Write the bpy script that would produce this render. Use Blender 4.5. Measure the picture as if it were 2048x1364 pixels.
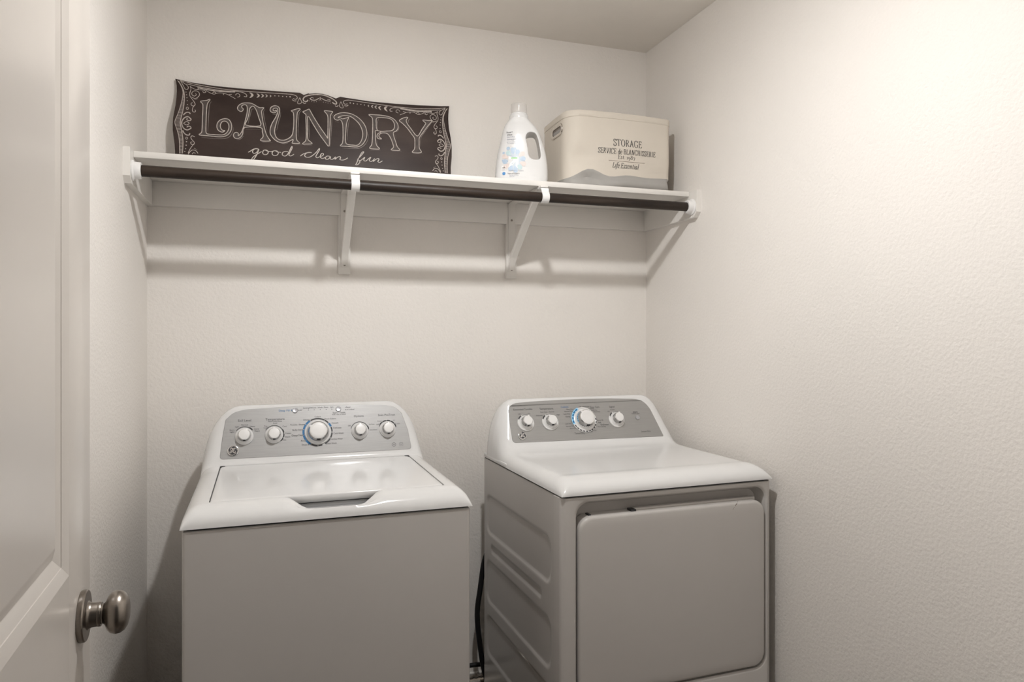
import bpy, bmesh, math, random
from mathutils import Vector, Matrix

for o in list(bpy.data.objects):
    bpy.data.objects.remove(o)
scene = bpy.context.scene
COL = scene.collection
R = math.radians
CZ = 1.35                      # camera height above the floor

# ------------------------------------------------------------------ camera
cam_data = bpy.data.cameras.new('camera')
cam_data.sensor_width = 36.0
cam_data.lens = 1410.5 / 2048 * 36.0
cam_data.shift_y = -15.2 / 2048
cam_data.clip_start = 0.02
cam = bpy.data.objects.new('camera', cam_data)
COL.objects.link(cam)
cam.location = (0, 0, CZ)
cam.rotation_euler = (R(90), 0, -0.3253)
scene.camera = cam

# ------------------------------------------------------------------ world, exposure
world = bpy.data.worlds.new('world')
scene.world = world
world.use_nodes = True
bg = world.node_tree.nodes['Background']
bg.inputs[0].default_value = (1.0, 0.90, 0.80, 1)
bg.inputs[1].default_value = 0.05          # dim light of the hall behind the doorway
scene.view_settings.view_transform = 'Standard'
scene.view_settings.look = 'None'
scene.view_settings.gamma = 1.0
scene.view_settings.use_curve_mapping = False
scene.view_settings.exposure = 0.0
LAMP_POS = (0.455, 1.245)
LAMP_STRENGTH = 1000.0                      # emission of the lamp's glass jar
LAMP_COLOR = (1.0, 1.0, 0.995)

# ------------------------------------------------------------------ materials
MATS = {}
def mat(name, color, rough=0.5, metal=0.0, bump=0.0, bscale=100.0, var=0.0, vscale=8.0, coat=0.0,
        alpha=1.0, trans=0.0, emit=None, detail=3.0, stretch=None, spec=0.5, bdist=0.002, color2=None, ior=None):
    if name in MATS:
        return MATS[name]
    m = bpy.data.materials.new(name)
    m.use_nodes = True
    nt = m.node_tree
    b = nt.nodes['Principled BSDF']
    b.inputs['Base Color'].default_value = (*color, 1)
    b.inputs['Roughness'].default_value = rough
    b.inputs['Metallic'].default_value = metal
    b.inputs['Specular IOR Level'].default_value = spec
    b.inputs['Coat Weight'].default_value = coat
    b.inputs['Coat Roughness'].default_value = 0.05
    b.inputs['Transmission Weight'].default_value = trans
    b.inputs['Alpha'].default_value = alpha
    if ior:
        b.inputs['IOR'].default_value = ior
    if emit:
        b.inputs['Emission Color'].default_value = (*emit[0], 1)
        b.inputs['Emission Strength'].default_value = emit[1]
    tc = nt.nodes.new('ShaderNodeTexCoord')
    src = tc.outputs['Object']
    if stretch:
        mp = nt.nodes.new('ShaderNodeMapping')
        mp.inputs['Scale'].default_value = stretch
        nt.links.new(src, mp.inputs['Vector'])
        src = mp.outputs['Vector']
    n2 = nt.nodes.new('ShaderNodeTexNoise')
    n2.inputs['Scale'].default_value = vscale
    n2.inputs['Detail'].default_value = 4
    nt.links.new(src, n2.inputs['Vector'])
    mx = nt.nodes.new('ShaderNodeMix')
    mx.data_type = 'RGBA'
    c2 = color2 if color2 else tuple(min(1, c * (1 - var)) for c in color)
    mx.inputs['A'].default_value = (*color, 1)
    mx.inputs['B'].default_value = (*c2, 1)
    rp = nt.nodes.new('ShaderNodeMapRange')
    rp.inputs['From Min'].default_value = 0.35
    rp.inputs['From Max'].default_value = 0.65
    nt.links.new(n2.outputs['Fac'], rp.inputs['Value'])
    nt.links.new(rp.outputs['Result'], mx.inputs['Factor'])
    nt.links.new(mx.outputs['Result'], b.inputs['Base Color'])
    if bump > 0:
        n1 = nt.nodes.new('ShaderNodeTexNoise')
        n1.inputs['Scale'].default_value = bscale
        n1.inputs['Detail'].default_value = detail
        nt.links.new(src, n1.inputs['Vector'])
        bp = nt.nodes.new('ShaderNodeBump')
        bp.inputs['Strength'].default_value = bump
        bp.inputs['Distance'].default_value = bdist
        nt.links.new(n1.outputs['Fac'], bp.inputs['Height'])
        nt.links.new(bp.outputs['Normal'], b.inputs['Normal'])
    MATS[name] = m
    return m

M_WALL = mat('wall_paint', (0.86, 0.82, 0.775), 0.6, bump=0.52, bscale=110, var=0.03, vscale=1.5, detail=2.0, bdist=0.003, spec=0.3)
M_CEIL = mat('ceiling_paint', (0.90, 0.855, 0.795), 0.8, bump=0.2, bscale=85, var=0.02, spec=0.2)
M_FLOOR = mat('floor_vinyl', (0.12, 0.095, 0.08), 0.4, bump=0.05, bscale=30, var=0.25, vscale=3, stretch=(1, 6, 1))
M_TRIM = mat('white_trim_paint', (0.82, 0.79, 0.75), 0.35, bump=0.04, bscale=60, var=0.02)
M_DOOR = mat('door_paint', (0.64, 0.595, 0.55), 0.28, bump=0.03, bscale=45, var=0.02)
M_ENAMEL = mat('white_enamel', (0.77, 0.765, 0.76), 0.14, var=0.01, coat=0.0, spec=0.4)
M_ENAMEL_SHADED = mat('white_enamel_shaded', (0.545, 0.52, 0.495), 0.22, var=0.01, bump=0.02, bscale=300, spec=0.45)  # white enamel darkened and warmed: shade on cabinet fronts put into the colour
M_PANELG = mat('silver_panel', (0.37, 0.365, 0.36), 0.42, metal=0.40, var=0.06, vscale=60, bump=0.03, bscale=900, stretch=(0.25, 6, 6))
M_PANELD = mat('grey_panel', (0.36, 0.352, 0.34), 0.45, metal=0.30, var=0.05, vscale=60, bump=0.03, bscale=900, stretch=(0.25, 6, 6))
M_KNOBW = mat('knob_white', (0.80, 0.79, 0.78), 0.3, var=0.01)
M_KNOBB = mat('knob_base_grey', (0.74, 0.735, 0.73), 0.3, var=0.02)
M_CHROME = mat('chrome', (0.80, 0.80, 0.80), 0.12, metal=1.0, var=0.02)
M_PRINT = mat('dark_print', (0.035, 0.035, 0.04), 0.6, var=0.05)
M_PRINT2 = mat('grey_print', (0.05, 0.05, 0.053), 0.6, var=0.05)
M_BLUE = mat('blue_print', (0.015, 0.15, 0.36), 0.5, var=0.05)
M_DARK = mat('dark_gap', (0.02, 0.02, 0.022), 0.6, var=0.1)
M_WELL = mat('grey_tub_rim', (0.36, 0.36, 0.36), 0.45, var=0.03)
M_BTN = mat('button_grey', (0.42, 0.42, 0.44), 0.28, metal=0.4, var=0.03)
M_NICKEL = mat('brushed_nickel', (0.30, 0.27, 0.24), 0.30, metal=1.0, var=0.08, vscale=200, stretch=(1, 1, 12))
M_ROD = mat('dark_stained_wood', (0.014, 0.009, 0.007), 0.45, spec=0.3, var=0.5, vscale=25, bump=0.12, bscale=60, stretch=(0.12, 1.6, 1.6), color2=(0.038, 0.026, 0.019))
M_PLASTIC = mat('white_plastic', (0.83, 0.82, 0.81), 0.28, var=0.01)
M_BOARD = mat('chalkboard', (0.025, 0.0145, 0.012), 0.38, spec=0.28, var=0.3, vscale=5, color2=(0.060, 0.041, 0.035), bump=0.03, bscale=200, stretch=(0.6, 1.4, 1))
M_BEDGE = mat('board_edge', (0.018, 0.013, 0.012), 0.5, var=0.2)
M_CHALK = mat('chalk_line', (0.60, 0.54, 0.49), 0.8, var=0.25, vscale=90)
M_CHALKF = mat('chalk_fill', (0.095, 0.075, 0.067), 0.7, var=0.35, vscale=40)
M_JUG = mat('jug_plastic', (0.80, 0.795, 0.79), 0.22, var=0.01, coat=0.2)
M_CLEAR = mat('clear_plastic', (0.88, 0.85, 0.82), 0.15, alpha=0.24, var=0.01)
M_PALEB = mat('pale_blue_print', (0.50, 0.62, 0.76), 0.4, var=0.12, vscale=60)
M_PALEC = mat('pale_cyan_print', (0.55, 0.70, 0.72), 0.4, var=0.1, vscale=60)
M_PALEP = mat('pale_pink_print', (0.78, 0.68, 0.64), 0.4, var=0.06, vscale=60)
M_PWHITE = mat('white_print', (0.88, 0.87, 0.86), 0.4, var=0.01)
M_GREEN = mat('green_print', (0.25, 0.62, 0.20), 0.4, var=0.05)
M_MIDB = mat('mid_blue_print', (0.10, 0.30, 0.62), 0.4, var=0.1)
M_CANVAS = mat('cream_canvas', (0.68, 0.62, 0.54), 0.75, bump=0.12, bscale=700, var=0.03, bdist=0.0006)
M_CANVG = mat('grey_canvas', (0.38, 0.365, 0.345), 0.8, bump=0.12, bscale=700, var=0.05, bdist=0.0006)
M_RUBBER = mat('black_rubber', (0.006, 0.006, 0.007), 0.55, var=0.1)
M_FOIL = mat('foil_duct', (0.55, 0.50, 0.44), 0.25, metal=1.0, var=0.1)
M_SCREW = mat('screw_steel', (0.30, 0.27, 0.24), 0.35, metal=1.0, var=0.1)
M_SCUFF = mat('scuff', (0.16, 0.085, 0.04), 0.7, var=0.3, vscale=300)
M_GLOW = mat('lamp_diffuser', (0.9, 0.88, 0.85), 0.6, var=0.01, emit=(LAMP_COLOR, LAMP_STRENGTH))

# ------------------------------------------------------------------ mesh helpers
class MB:
    def __init__(s):
        s.v = []; s.f = []
    def add(s, vs, fs):
        k = len(s.v)
        s.v += [tuple(v) for v in vs]
        s.f += [tuple(i + k for i in f) for f in fs]
        return s
    def box(s, x0, x1, y0, y1, z0, z1, bev=0.0, seg=2):
        bm = bmesh.new()
        bmesh.ops.create_cube(bm, size=1)
        for v in bm.verts:
            v.co = Vector(((x0 + x1) / 2 + v.co.x * (x1 - x0), (y0 + y1) / 2 + v.co.y * (y1 - y0), (z0 + z1) / 2 + v.co.z * (z1 - z0)))
        if bev > 0:
            bmesh.ops.bevel(bm, geom=list(bm.edges), offset=bev, segments=seg, affect='EDGES', profile=0.5)
        bm.verts.index_update()
        s.add([v.co[:] for v in bm.verts], [[v.index for v in f.verts] for f in bm.faces])
        bm.free()
        return s
    def loft(s, rings, closed=True, cap0=True, cap1=True):
        n = len(rings[0]); k = len(s.v)
        for r in rings:
            s.v += [tuple(p) for p in r]
        for i in range(len(rings) - 1):
            for j in range(n if closed else n - 1):
                j2 = (j + 1) % n
                s.f.append((k + i * n + j, k + i * n + j2, k + (i + 1) * n + j2, k + (i + 1) * n + j))
        if cap0: s.f.append(tuple(k + j for j in reversed(range(n))))
        if cap1: s.f.append(tuple(k + (len(rings) - 1) * n + j for j in range(n)))
        return s
    def lathe(s, prof, frame=None, n=32, sx=1.0):
        """prof: (radius, height) pairs; frame(x, y, h) -> point"""
        fr = frame or (lambda x, y, h: (x, y, h))
        rings = []
        for r, h in prof:
            rr = max(r, 1e-5)
            rings.append([fr(rr * sx * math.cos(2 * math.pi * i / n), rr * math.sin(2 * math.pi * i / n), h) for i in range(n)])
        return s.loft(rings)
    def tube(s, pts, r, n=12):
        P = [Vector(p) for p in pts]
        rings = []
        up = Vector((0.3, 0.5, 0.81)).normalized()
        for i, p in enumerate(P):
            t = (P[min(i + 1, len(P) - 1)] - P[max(i - 1, 0)]).normalized()
            a = t.cross(up).normalized(); b = t.cross(a).normalized()
            rr = r[i] if isinstance(r, (list, tuple)) else r
            rings.append([p + a * rr * math.cos(2 * math.pi * k / n) + b * rr * math.sin(2 * math.pi * k / n) for k in range(n)])
        return s.loft(rings)
    def build(s, name, material, parent=None, smooth=35.0, mats=None):
        me = bpy.data.meshes.new(name)
        me.from_pydata(s.v, [], s.f)
        bm = bmesh.new(); bm.from_mesh(me)
        bmesh.ops.recalc_face_normals(bm, faces=list(bm.faces))
        bm.to_mesh(me); bm.free()
        me.materials.append(material)
        if smooth:
            me.polygons.foreach_set('use_smooth', [True] * len(me.polygons))
            me.set_sharp_from_angle(angle=R(smooth))
        me.update()
        o = bpy.data.objects.new(name, me)
        COL.objects.link(o)
        if parent: o.parent = parent
        return o

def thing(name, label, cat, loc=(0, 0, 0), rot=(0, 0, 0), group=None):
    o = bpy.data.objects.new(name, None)
    o.empty_display_size = 0.05
    COL.objects.link(o)
    o.location = loc; o.rotation_euler = rot
    tag(o, label, cat, group)
    return o
def tag(o, label, cat, group=None):
    o['label'] = label; o['category'] = cat
    if group: o['group'] = group
    return o
def struct(o, label=None):
    o['kind'] = 'structure'
    if label: o['label'] = label
    return o
def smoothstep(a, b, x):
    t = max(0.0, min(1.0, (x - a) / (b - a)))
    return t * t * (3 - 2 * t)

def rrect(x0, x1, y0, y1, r, n=6):
    """rounded rectangle, 4*(n+1) points, counter-clockwise"""
    if not isinstance(r, (list, tuple)): r = [r] * 4
    out = []
    for (cx, cy, a0, rr) in ((x1 - r[0], y0 + r[0], -90, r[0]), (x1 - r[1], y1 - r[1], 0, r[1]), (x0 + r[2], y1 - r[2], 90, r[2]), (x0 + r[3], y0 + r[3], 180, r[3])):
        for i in range(n + 1):
            a = R(a0 + 90 * i / n)
            out.append((cx + rr * math.cos(a), cy + rr * math.sin(a)))
    return out

def catmull(pts, sub=4, closed=False):
    n = len(pts); out = []
    if n < 3: return list(pts)
    rng = range(n) if closed else range(n - 1)
    for i in rng:
        p0 = pts[(i - 1) % n] if (closed or i > 0) else pts[0]
        p1 = pts[i]; p2 = pts[(i + 1) % n]
        p3 = pts[(i + 2) % n] if (closed or i + 2 < n) else pts[-1]
        for k in range(sub):
            t = k / sub
            out.append(tuple(0.5 * (2 * p1[d] + (p2[d] - p0[d]) * t + (2 * p0[d] - 5 * p1[d] + 4 * p2[d] - p3[d]) * t * t + (3 * p1[d] - p0[d] - 3 * p2[d] + p3[d]) * t ** 3) for d in range(len(p1))))
    if not closed: out.append(tuple(pts[-1]))
    return out

def ribbon(mb, pts, width, fn, closed=False, taper=False):
    """flat stroke in 2-D, fn(x, y) -> 3-D point; width a number or f(dx, dy)"""
    P = [p for i, p in enumerate(pts) if i == 0 or (abs(p[0] - pts[i - 1][0]) + abs(p[1] - pts[i - 1][1])) > 1e-7]
    if closed and len(P) > 2 and abs(P[0][0] - P[-1][0]) + abs(P[0][1] - P[-1][1]) < 1e-7: P = P[:-1]
    n = len(P)
    if n < 2: return
    a = []; b = []
    for i in range(n):
        if closed: q0 = P[i - 1]; q1 = P[(i + 1) % n]
        else: q0 = P[max(i - 1, 0)]; q1 = P[min(i + 1, n - 1)]
        dx = q1[0] - q0[0]; dy = q1[1] - q0[1]; L = math.hypot(dx, dy) or 1e-9
        dx /= L; dy /= L
        w = width(dx, dy) if callable(width) else width
        if taper: w *= 0.25 + 0.75 * math.sin(math.pi * min(1, max(0, i / (n - 1))))
        a.append(fn(P[i][0] - dy * w / 2, P[i][1] + dx * w / 2)); b.append(fn(P[i][0] + dy * w / 2, P[i][1] - dx * w / 2))
    k = len(mb.v)
    mb.v += a + b
    for i in range(n if closed else n - 1):
        j = (i + 1) % n
        mb.f.append((k + i, k + j, k + n + j, k + n + i))
def disc(mb, cx, cy, r, fn, n=12, rx=None):
    k = len(mb.v)
    mb.v += [fn(cx + (rx or r) * math.cos(2 * math.pi * i / n), cy + r * math.sin(2 * math.pi * i / n)) for i in range(n)]
    mb.f.append(tuple(range(k, k + n)))
def arc(mb, cx, cy, r, a0, a1, w, fn, n=None):
    n = n or max(3, int(abs(a1 - a0) / 8))
    ribbon(mb, [(cx + r * math.cos(R(a0 + (a1 - a0) * i / n)), cy + r * math.sin(R(a0 + (a1 - a0) * i / n))) for i in range(n + 1)], w, fn)

# sans-serif print: glyph outlines of Blender's built-in font, flattened to meshes
TEXTCACHE = {}
def glyphs(texts):
    objs = []
    for t in texts:
        if t in TEXTCACHE: continue
        c = bpy.data.curves.new('t', 'FONT'); c.body = t; c.size = 1.0; c.align_x = 'CENTER'; c.align_y = 'CENTER'
        c.resolution_u = 2
        o = bpy.data.objects.new('t', c); COL.objects.link(o); objs.append((t, o, c))
    bpy.context.view_layer.update()
    dg = bpy.context.evaluated_depsgraph_get()
    for t, o, c in objs:
        me = o.evaluated_get(dg).to_mesh()
        TEXTCACHE[t] = ([tuple(v.co) for v in me.vertices], [tuple(p.vertices) for p in me.polygons])
        o.evaluated_get(dg).to_mesh_clear()
    for t, o, c in objs:
        bpy.data.objects.remove(o); bpy.data.curves.remove(c)
def print_text(mb, t, cx, cy, size, fn, sx=1.0):
    vs, fs = TEXTCACHE[t]
    mb.add([fn(cx + v[0] * size * sx, cy + v[1] * size) for v in vs], fs)

# ================================================================== the room
XL, XR, YB, ZC = -0.391, 1.437, 2.55, CZ + 1.143
YF = 0.335                                     # inner face of the wall with the doorway
struct(MB().box(XL - 0.12, XR + 0.12, YF - 1.6, YB + 0.12, -0.1, 0.0).build('floor', M_FLOOR))
struct(MB().box(XL - 0.12, XR + 0.12, YF - 0.115, YB + 0.12, ZC, ZC + 0.1).build('ceiling', M_CEIL))
struct(MB().box(XL - 0.12, XR + 0.12, YB, YB + 0.12, 0, ZC).build('wall_back', M_WALL))
struct(MB().box(XL - 0.12, XL, YF - 0.115, YB, 0, ZC).build('wall_left', M_WALL))
struct(MB().box(XR, XR + 0.12, YF - 0.115, YB, 0, ZC).build('wall_right', M_WALL))
DX0, DX1, DH = -0.212, 0.560, 2.055            # doorway
wf = MB()
wf.box(XL, DX0 - 0.02, YF - 0.115, YF, 0, ZC)
wf.box(DX1 + 0.02, XR, YF - 0.115, YF, 0, ZC)
wf.box(DX0 - 0.02, DX1 + 0.02, YF - 0.115, YF, DH + 0.02, ZC)
struct(wf.build('wall_front', M_WALL))
tr = MB()
tr.box(DX0 - 0.02, DX0, YF - 0.12, YF + 0.003, 0, DH, 0.002)
tr.box(DX1, DX1 + 0.02, YF - 0.12, YF + 0.003, 0, DH, 0.002)
tr.box(DX0 - 0.02, DX1 + 0.02, YF - 0.12, YF + 0.003, DH, DH + 0.02, 0.002)
struct(tr.build('trim_1', M_TRIM))
for nm, b in (('baseboard_back', (XL, XR, YB - 0.013, YB, 0, 0.085)), ('baseboard_left', (XL, XL + 0.013, YF, YB - 0.013, 0, 0.085)), ('baseboard_right', (XR - 0.013, XR, YF, YB - 0.013, 0, 0.085))):
    struct(MB().box(*b, bev=0.004).build(nm, M_TRIM))

# ceiling lamp: out of view, jar and deep canopy shaped to direct its light
lamp = thing('ceiling_light', 'small white ceiling lamp with a frosted glass jar and round canopy', 'ceiling light', (LAMP_POS[0], LAMP_POS[1], ZC))
MB().lathe([(0.0, 0.0), (0.078, 0.0), (0.078, -0.072), (0.0765, -0.0735), (0.075, -0.072), (0.073, -0.004), (0.0, -0.004)], n=48).build('canopy', M_PLASTIC, lamp)
MB().lathe([(0.0, -0.0042), (0.026, -0.0042), (0.026, -0.018), (0.0, -0.018)], n=24).build('lamp_holder', M_PLASTIC, lamp)
MB().lathe([(0.0, -0.0182), (0.026, -0.0184), (0.031, -0.024), (0.032, -0.050), (0.031, -0.076), (0.026, -0.086), (0.016, -0.090), (0.0, -0.091)], n=24).build('glass_jar', M_GLOW, lamp, 60)

# ------------------------------------------------------------------ door, open into the room
DW, DT = 0.762, 0.035
DANG = R(92.3)
dux, duy = math.cos(DANG), math.sin(DANG)
door_org = (-0.2415 - DW * dux, 1.1115 - DW * duy, 0.012)
# local x: hinge -> latch edge, local y: away from the room, face towards the room at y = 0
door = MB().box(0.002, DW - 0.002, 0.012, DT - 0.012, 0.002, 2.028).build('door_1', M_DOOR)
struct(door, 'white painted two-panel door standing open beside the left wall')
door.location = door_org; door.rotation_euler = (0, 0, DANG)
ST = 0.1266
PZ = [(0.26, 0.86), (CZ - 0.2947 - 0.012, 1.90)]
for y0, y1 in ((0.0, 0.012), (DT - 0.012, DT)):
    for x0, x1 in ((0, ST), (DW - ST, DW)):
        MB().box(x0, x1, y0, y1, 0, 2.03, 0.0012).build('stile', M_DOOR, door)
    for z0, z1 in ((0, PZ[0][0]), (PZ[0][1], PZ[1][0]), (PZ[1][1], 2.03)):
        MB().box(ST, DW - ST, y0, y1, z0, z1).build('rail', M_DOOR, door)
for z0, z1 in PZ:
    for side in (0, 1):
        Yf = (lambda d: d) if side == 0 else (lambda d: DT - d)
        def rg(i, d): return [(x, Yf(d), z) for x, z in rrect(ST + i, DW - ST - i, z0 + i, z1 - i, 0.0004, 1)]
        MB().loft([rg(0, 0.0), rg(0.0138, 0.0050), rg(0.0143, 0.0058), rg(0.0275, 0.0114)], cap0=False, cap1=False).build('moulding', M_DOOR, door, 20)
        MB().loft([rg(0.0275, 0.0114), rg(0.0285, 0.0116), rg(0.0445, 0.0050), rg(0.047, 0.0046)], cap0=False).build('door_panel', M_DOOR, door, 20)
# knob
KX, KZ = DW - 0.060, CZ - 0.3690 - 0.012
kb = lambda x, y, h: (KX + x, -h, KZ + y)
knob = MB().lathe([(0.0, 0.0), (0.0320, 0.0), (0.0330, 0.0020), (0.0328, 0.0060), (0.0315, 0.0076), (0.027, 0.0082), (0.0185, 0.0086), (0.0165, 0.0105), (0.0155, 0.0135), (0.0153, 0.0225), (0.0146, 0.0240), (0.0, 0.0240)], kb, 48).build('door_knob', M_NICKEL, door)
knob['label'] = 'brushed nickel round door knob'
MB().lathe([(0.0, 0.0230), (0.0128, 0.0232), (0.0126, 0.0262), (0.0150, 0.0285), (0.0215, 0.0315), (0.0258, 0.0355), (0.0274, 0.0410), (0.0266, 0.0465), (0.0235, 0.0515), (0.0180, 0.0548), (0.0100, 0.0566), (0.0, 0.0570)], kb, 48).build('knob_grip', M_NICKEL, knob)
MB().lathe([(0.0152, 0.0200), (0.0157, 0.0205), (0.0157, 0.0232), (0.0150, 0.0242)], kb, 48).build('collar', M_NICKEL, knob)
kb2 = lambda x, y, h: (KX + x, DT + h, KZ + y)
MB().lathe([(0.0, 0.0), (0.0325, 0.0), (0.0325, 0.0085), (0.019, 0.0112), (0.0155, 0.017), (0.0120, 0.0292), (0.0145, 0.0365), (0.0262, 0.0450), (0.0278, 0.0510), (0.0235, 0.0625), (0.0, 0.0684)], kb2, 32).build('door_knob', M_NICKEL, door)
MB().box(DW - 0.001, DW + 0.0012, 0.005, DT - 0.005, KZ - 0.028, KZ + 0.028, 0.0005).build('latch_plate', M_NICKEL, door)
for hz in (0.2, 1.0, 1.8):
    MB().lathe([(0.0, hz - 0.045), (0.006, hz - 0.045), (0.006, hz + 0.045), (0.0, hz + 0.045)], lambda x, y, h: (x - 0.003, y - 0.004, h), 12).build('hinge', M_NICKEL, door)

# ================================================================== shelf, brackets, rod
ZS = CZ + 0.511                                # top of the shelf board
YS = 2.207                                     # front of the shelf
ZB = CZ + 0.414                                # bottom of the cleats
shelf = MB().box(XL + 0.018, XR - 0.018, YS, YB, ZS - 0.018, ZS, 0.0015).build('closet_shelf', M_TRIM)
tag(shelf, 'long white painted wall shelf board above the washer and dryer', 'shelf')
struct(MB().box(XL + 0.018, XR - 0.018, YB - 0.018, YB, ZB, ZS - 0.018, 0.001).build('trim_2', M_TRIM), 'white cleat on the back wall under the shelf')
YC = 2.160
for k, (X0, X1) in enumerate(((XL, XL + 0.018), (XR - 0.018, XR))):
    prof = [(YB, ZB), (YB, ZS), (YC, ZS), (YC, ZB + 0.018), (YC + 0.018, ZB)]
    struct(MB().loft([[(X0, y, z) for y, z in prof], [(X1, y, z) for y, z in prof]]).build('trim_%d' % (3 + k), M_TRIM), 'white cleat on the %s wall carrying the shelf end and the rod socket' % ('left', 'right')[k])

RY, RZ, RR = 2.190, CZ + 0.4525, 0.0160
rod = thing('closet_rod', 'dark stained wooden hanging rod under the white shelf', 'rod', (XL + 0.018, RY, RZ))
RL = XR - XL - 0.036
fx = lambda x, y, h: (h, x, y)
MB().lathe([(0.0, 0.004), (RR, 0.004), (RR, RL - 0.004), (0.0, RL - 0.004)], fx, 32).build('pole', M_ROD, rod)
for s in (0, 1):
    g = (lambda x, y, h: (h, x, y)) if s == 0 else (lambda x, y, h: (RL - h, x, y))
    MB().lathe([(RR + 0.0003, 0.004), (0.0285, 0.0), (0.0290, 0.003), (0.0270, 0.005), (0.0240, 0.007), (0.0230, 0.022), (0.0220, 0.0235), (RR + 0.0005, 0.0235)], g, 36).build('end_socket', M_PLASTIC, rod)

def bracket(X, label):
    t = thing('shelf_bracket', label, 'bracket', (X, YB, CZ + 0.2085), group='white brackets under the shelf')
    q = lambda Y: Y - YB
    z = lambda r: r - 0.2085
    MB().box(-0.0205, 0.0205, q(2.532), q(2.5498), z(0.2085), z(0.4138), 0.0012).build('backing_block', M_TRIM, t)
    MB().box(-0.0135, 0.0135, q(2.5285), q(2.5318), z(0.232), z(0.4915), 0.0008).build('wall_plate', M_TRIM, t)
    MB().box(-0.0135, 0.0135, q(2.190), q(2.5285), z(0.4865), z(0.4925), 0.0008).build('top_arm', M_TRIM, t)
    # diagonal brace, a U-shaped steel strip
    pts = [(2.5285, 0.240), (2.522, 0.262), (2.500, 0.288), (2.36, 0.392), (2.240, 0.476), (2.225, 0.4865)]
    rings = []
    for i, (y, zz) in enumerate(pts):
        a = pts[max(i - 1, 0)]; b = pts[min(i + 1, len(pts) - 1)]
        dy, dz = b[0] - a[0], b[1] - a[1]; L = math.hypot(dy, dz); ny, nz = -dz / L, dy / L
        if nz > 0: ny, nz = -ny, -nz
        w = 0.0125 if i > 1 else 0.0120
        d = 0.012 if 1 < i < 5 else 0.004
        rings.append([(-w, q(y), z(zz)), (-w + 0.002, q(y + ny * 0.002), z(zz + nz * 0.002)), (w - 0.002, q(y + ny * 0.002), z(zz + nz * 0.002)), (w, q(y), z(zz)), (w, q(y - ny * d), z(zz - nz * d)), (-w, q(y - ny * d), z(zz - nz * d))])
    MB().loft(rings).build('brace', M_TRIM, t, 25)
    # hook that carries the rod
    zr = 0.4525
    ring_o, ring_i = [], []
    path = [(2.218, 0.4855), (2.200, 0.4850), (2.186, 0.4815)]
    for k in range(0, 15):
        a = R(118 + k * 13.5)
        path.append((RY + (RR + 0.0022) * math.cos(a), zr + (RR + 0.0022) * math.sin(a)))
    rings = []
    for i, (y, zz) in enumerate(path):
        a = path[max(i - 1, 0)]; b = path[min(i + 1, len(path) - 1)]
        dy, dz = b[0] - a[0], b[1] - a[1]; L = math.hypot(dy, dz); ny, nz = -dz / L * 0.0016, dy / L * 0.0016
        w = 0.0125 if i > 2 else 0.0135
        rings.append([(-w, q(y + ny), z(zz + nz)), (w, q(y + ny), z(zz + nz)), (w, q(y - ny), z(zz - nz)), (-w, q(y - ny), z(zz - nz))])
    MB().loft(rings).build('rod_hook', M_PLASTIC, t)
    for (zz, yy) in ((0.428, 2.5285), (0.240, 2.5285)):
        MB().lathe([(0.0, 0.0), (0.0042, 0.0), (0.0036, 0.0016), (0.0, 0.0020)], lambda x, y, h: (x, q(yy) - h, z(zz) + y), 12).build('screw', M_SCREW, t)
    MB().lathe([(0.0, 0.0), (0.005, 0.0), (0.004, 0.002), (0.0, 0.0024)], lambda x, y, h: (x, q(2.212) + y, z(0.4865) - h), 12).build('screw', M_SCREW, t)
    return t
bracket(0.234, 'white metal shelf bracket with rod hook below the chalkboard sign')
bracket(0.852, 'white metal shelf bracket with rod hook below the detergent bottle')

# ================================================================== appliances
AW = 0.686
def top_cover(zf, rows, a_deck, a_top, h_deck, h_top, hole=None, notch=None, nth=9, lean=0.0):
    """moulded appliance top: rows of the side profile (y, z) swept across the width, rolled down at both ends"""
    fr = set([0.0, 1.0])
    if hole:
        for xx in (hole[0], hole[1]):
            fr.add((xx - a_deck) / (AW - 2 * a_deck))
    for i in range(1, 40): fr.add(i / 40)
    fr = sorted(fr)
    if hole:   # keep clear of near-duplicates
        fr = [f for i, f in enumerate(fr) if i == 0 or f - fr[i - 1] > 1e-6]
    mb = MB(); grid = []
    for (y, z) in rows:
        h = max(z - zf, 0.0)
        if h <= h_deck: a = a_deck * (0.35 + 0.65 * math.sqrt(h / h_deck))
        else: a = a_deck + (a_top - a_deck) * min(1, (h - h_deck) / (h_top - h_deck))
        row = []
        left = [(a * (1 - math.cos(R(90 * i / nth))), zf + h * math.sin(R(90 * i / nth))) for i in range(nth)]
        mid = [(a + (AW - 2 * a) * f, z) for f in fr]
        pts = left + mid + [(AW - x, zz) for x, zz in reversed(left)]
        for x, zz in pts:
            yy = y
            if notch and y < notch['y1'] + 1e-6:
                n = smoothstep(notch['x0'], notch['x0'] + notch['ramp'], x) * (1 - smoothstep(notch['x1'] - notch['ramp'], notch['x1'], x))
                mm = smoothstep(0.004, notch['y0'], y)
                zz = zz - notch['drop'] * n * mm
                if y > notch['y0']:
                    yy = notch['y0'] + (y - notch['y0']) * (1 - 0.85 * n)
            if lean and h > h_deck:
                x = x + lean * min(1, (h - h_deck) / (h_top - h_deck)) * (zz - zf) / max(h, 1e-6)
            row.append((x, yy, zz))
        grid.append(row)
    n = len(grid[0])
    for r in grid: mb.v += r
    for i in range(len(grid) - 1):
        for j in range(n - 1):
            if hole:
                ym = (rows[i][0] + rows[i + 1][0]) / 2
                xm = (grid[i][j][0] + grid[i][j + 1][0]) / 2
                if hole[2] - 1e-6 < ym < hole[3] + 1e-6 and hole[0] < xm < hole[1] and rows[i][1] - zf > h_deck * 0.9 and i < len(grid) // 2 + 8:
                    continue
            mb.f.append((i * n + j, i * n + j + 1, (i + 1) * n + j + 1, (i + 1) * n + j))
    return mb

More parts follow.
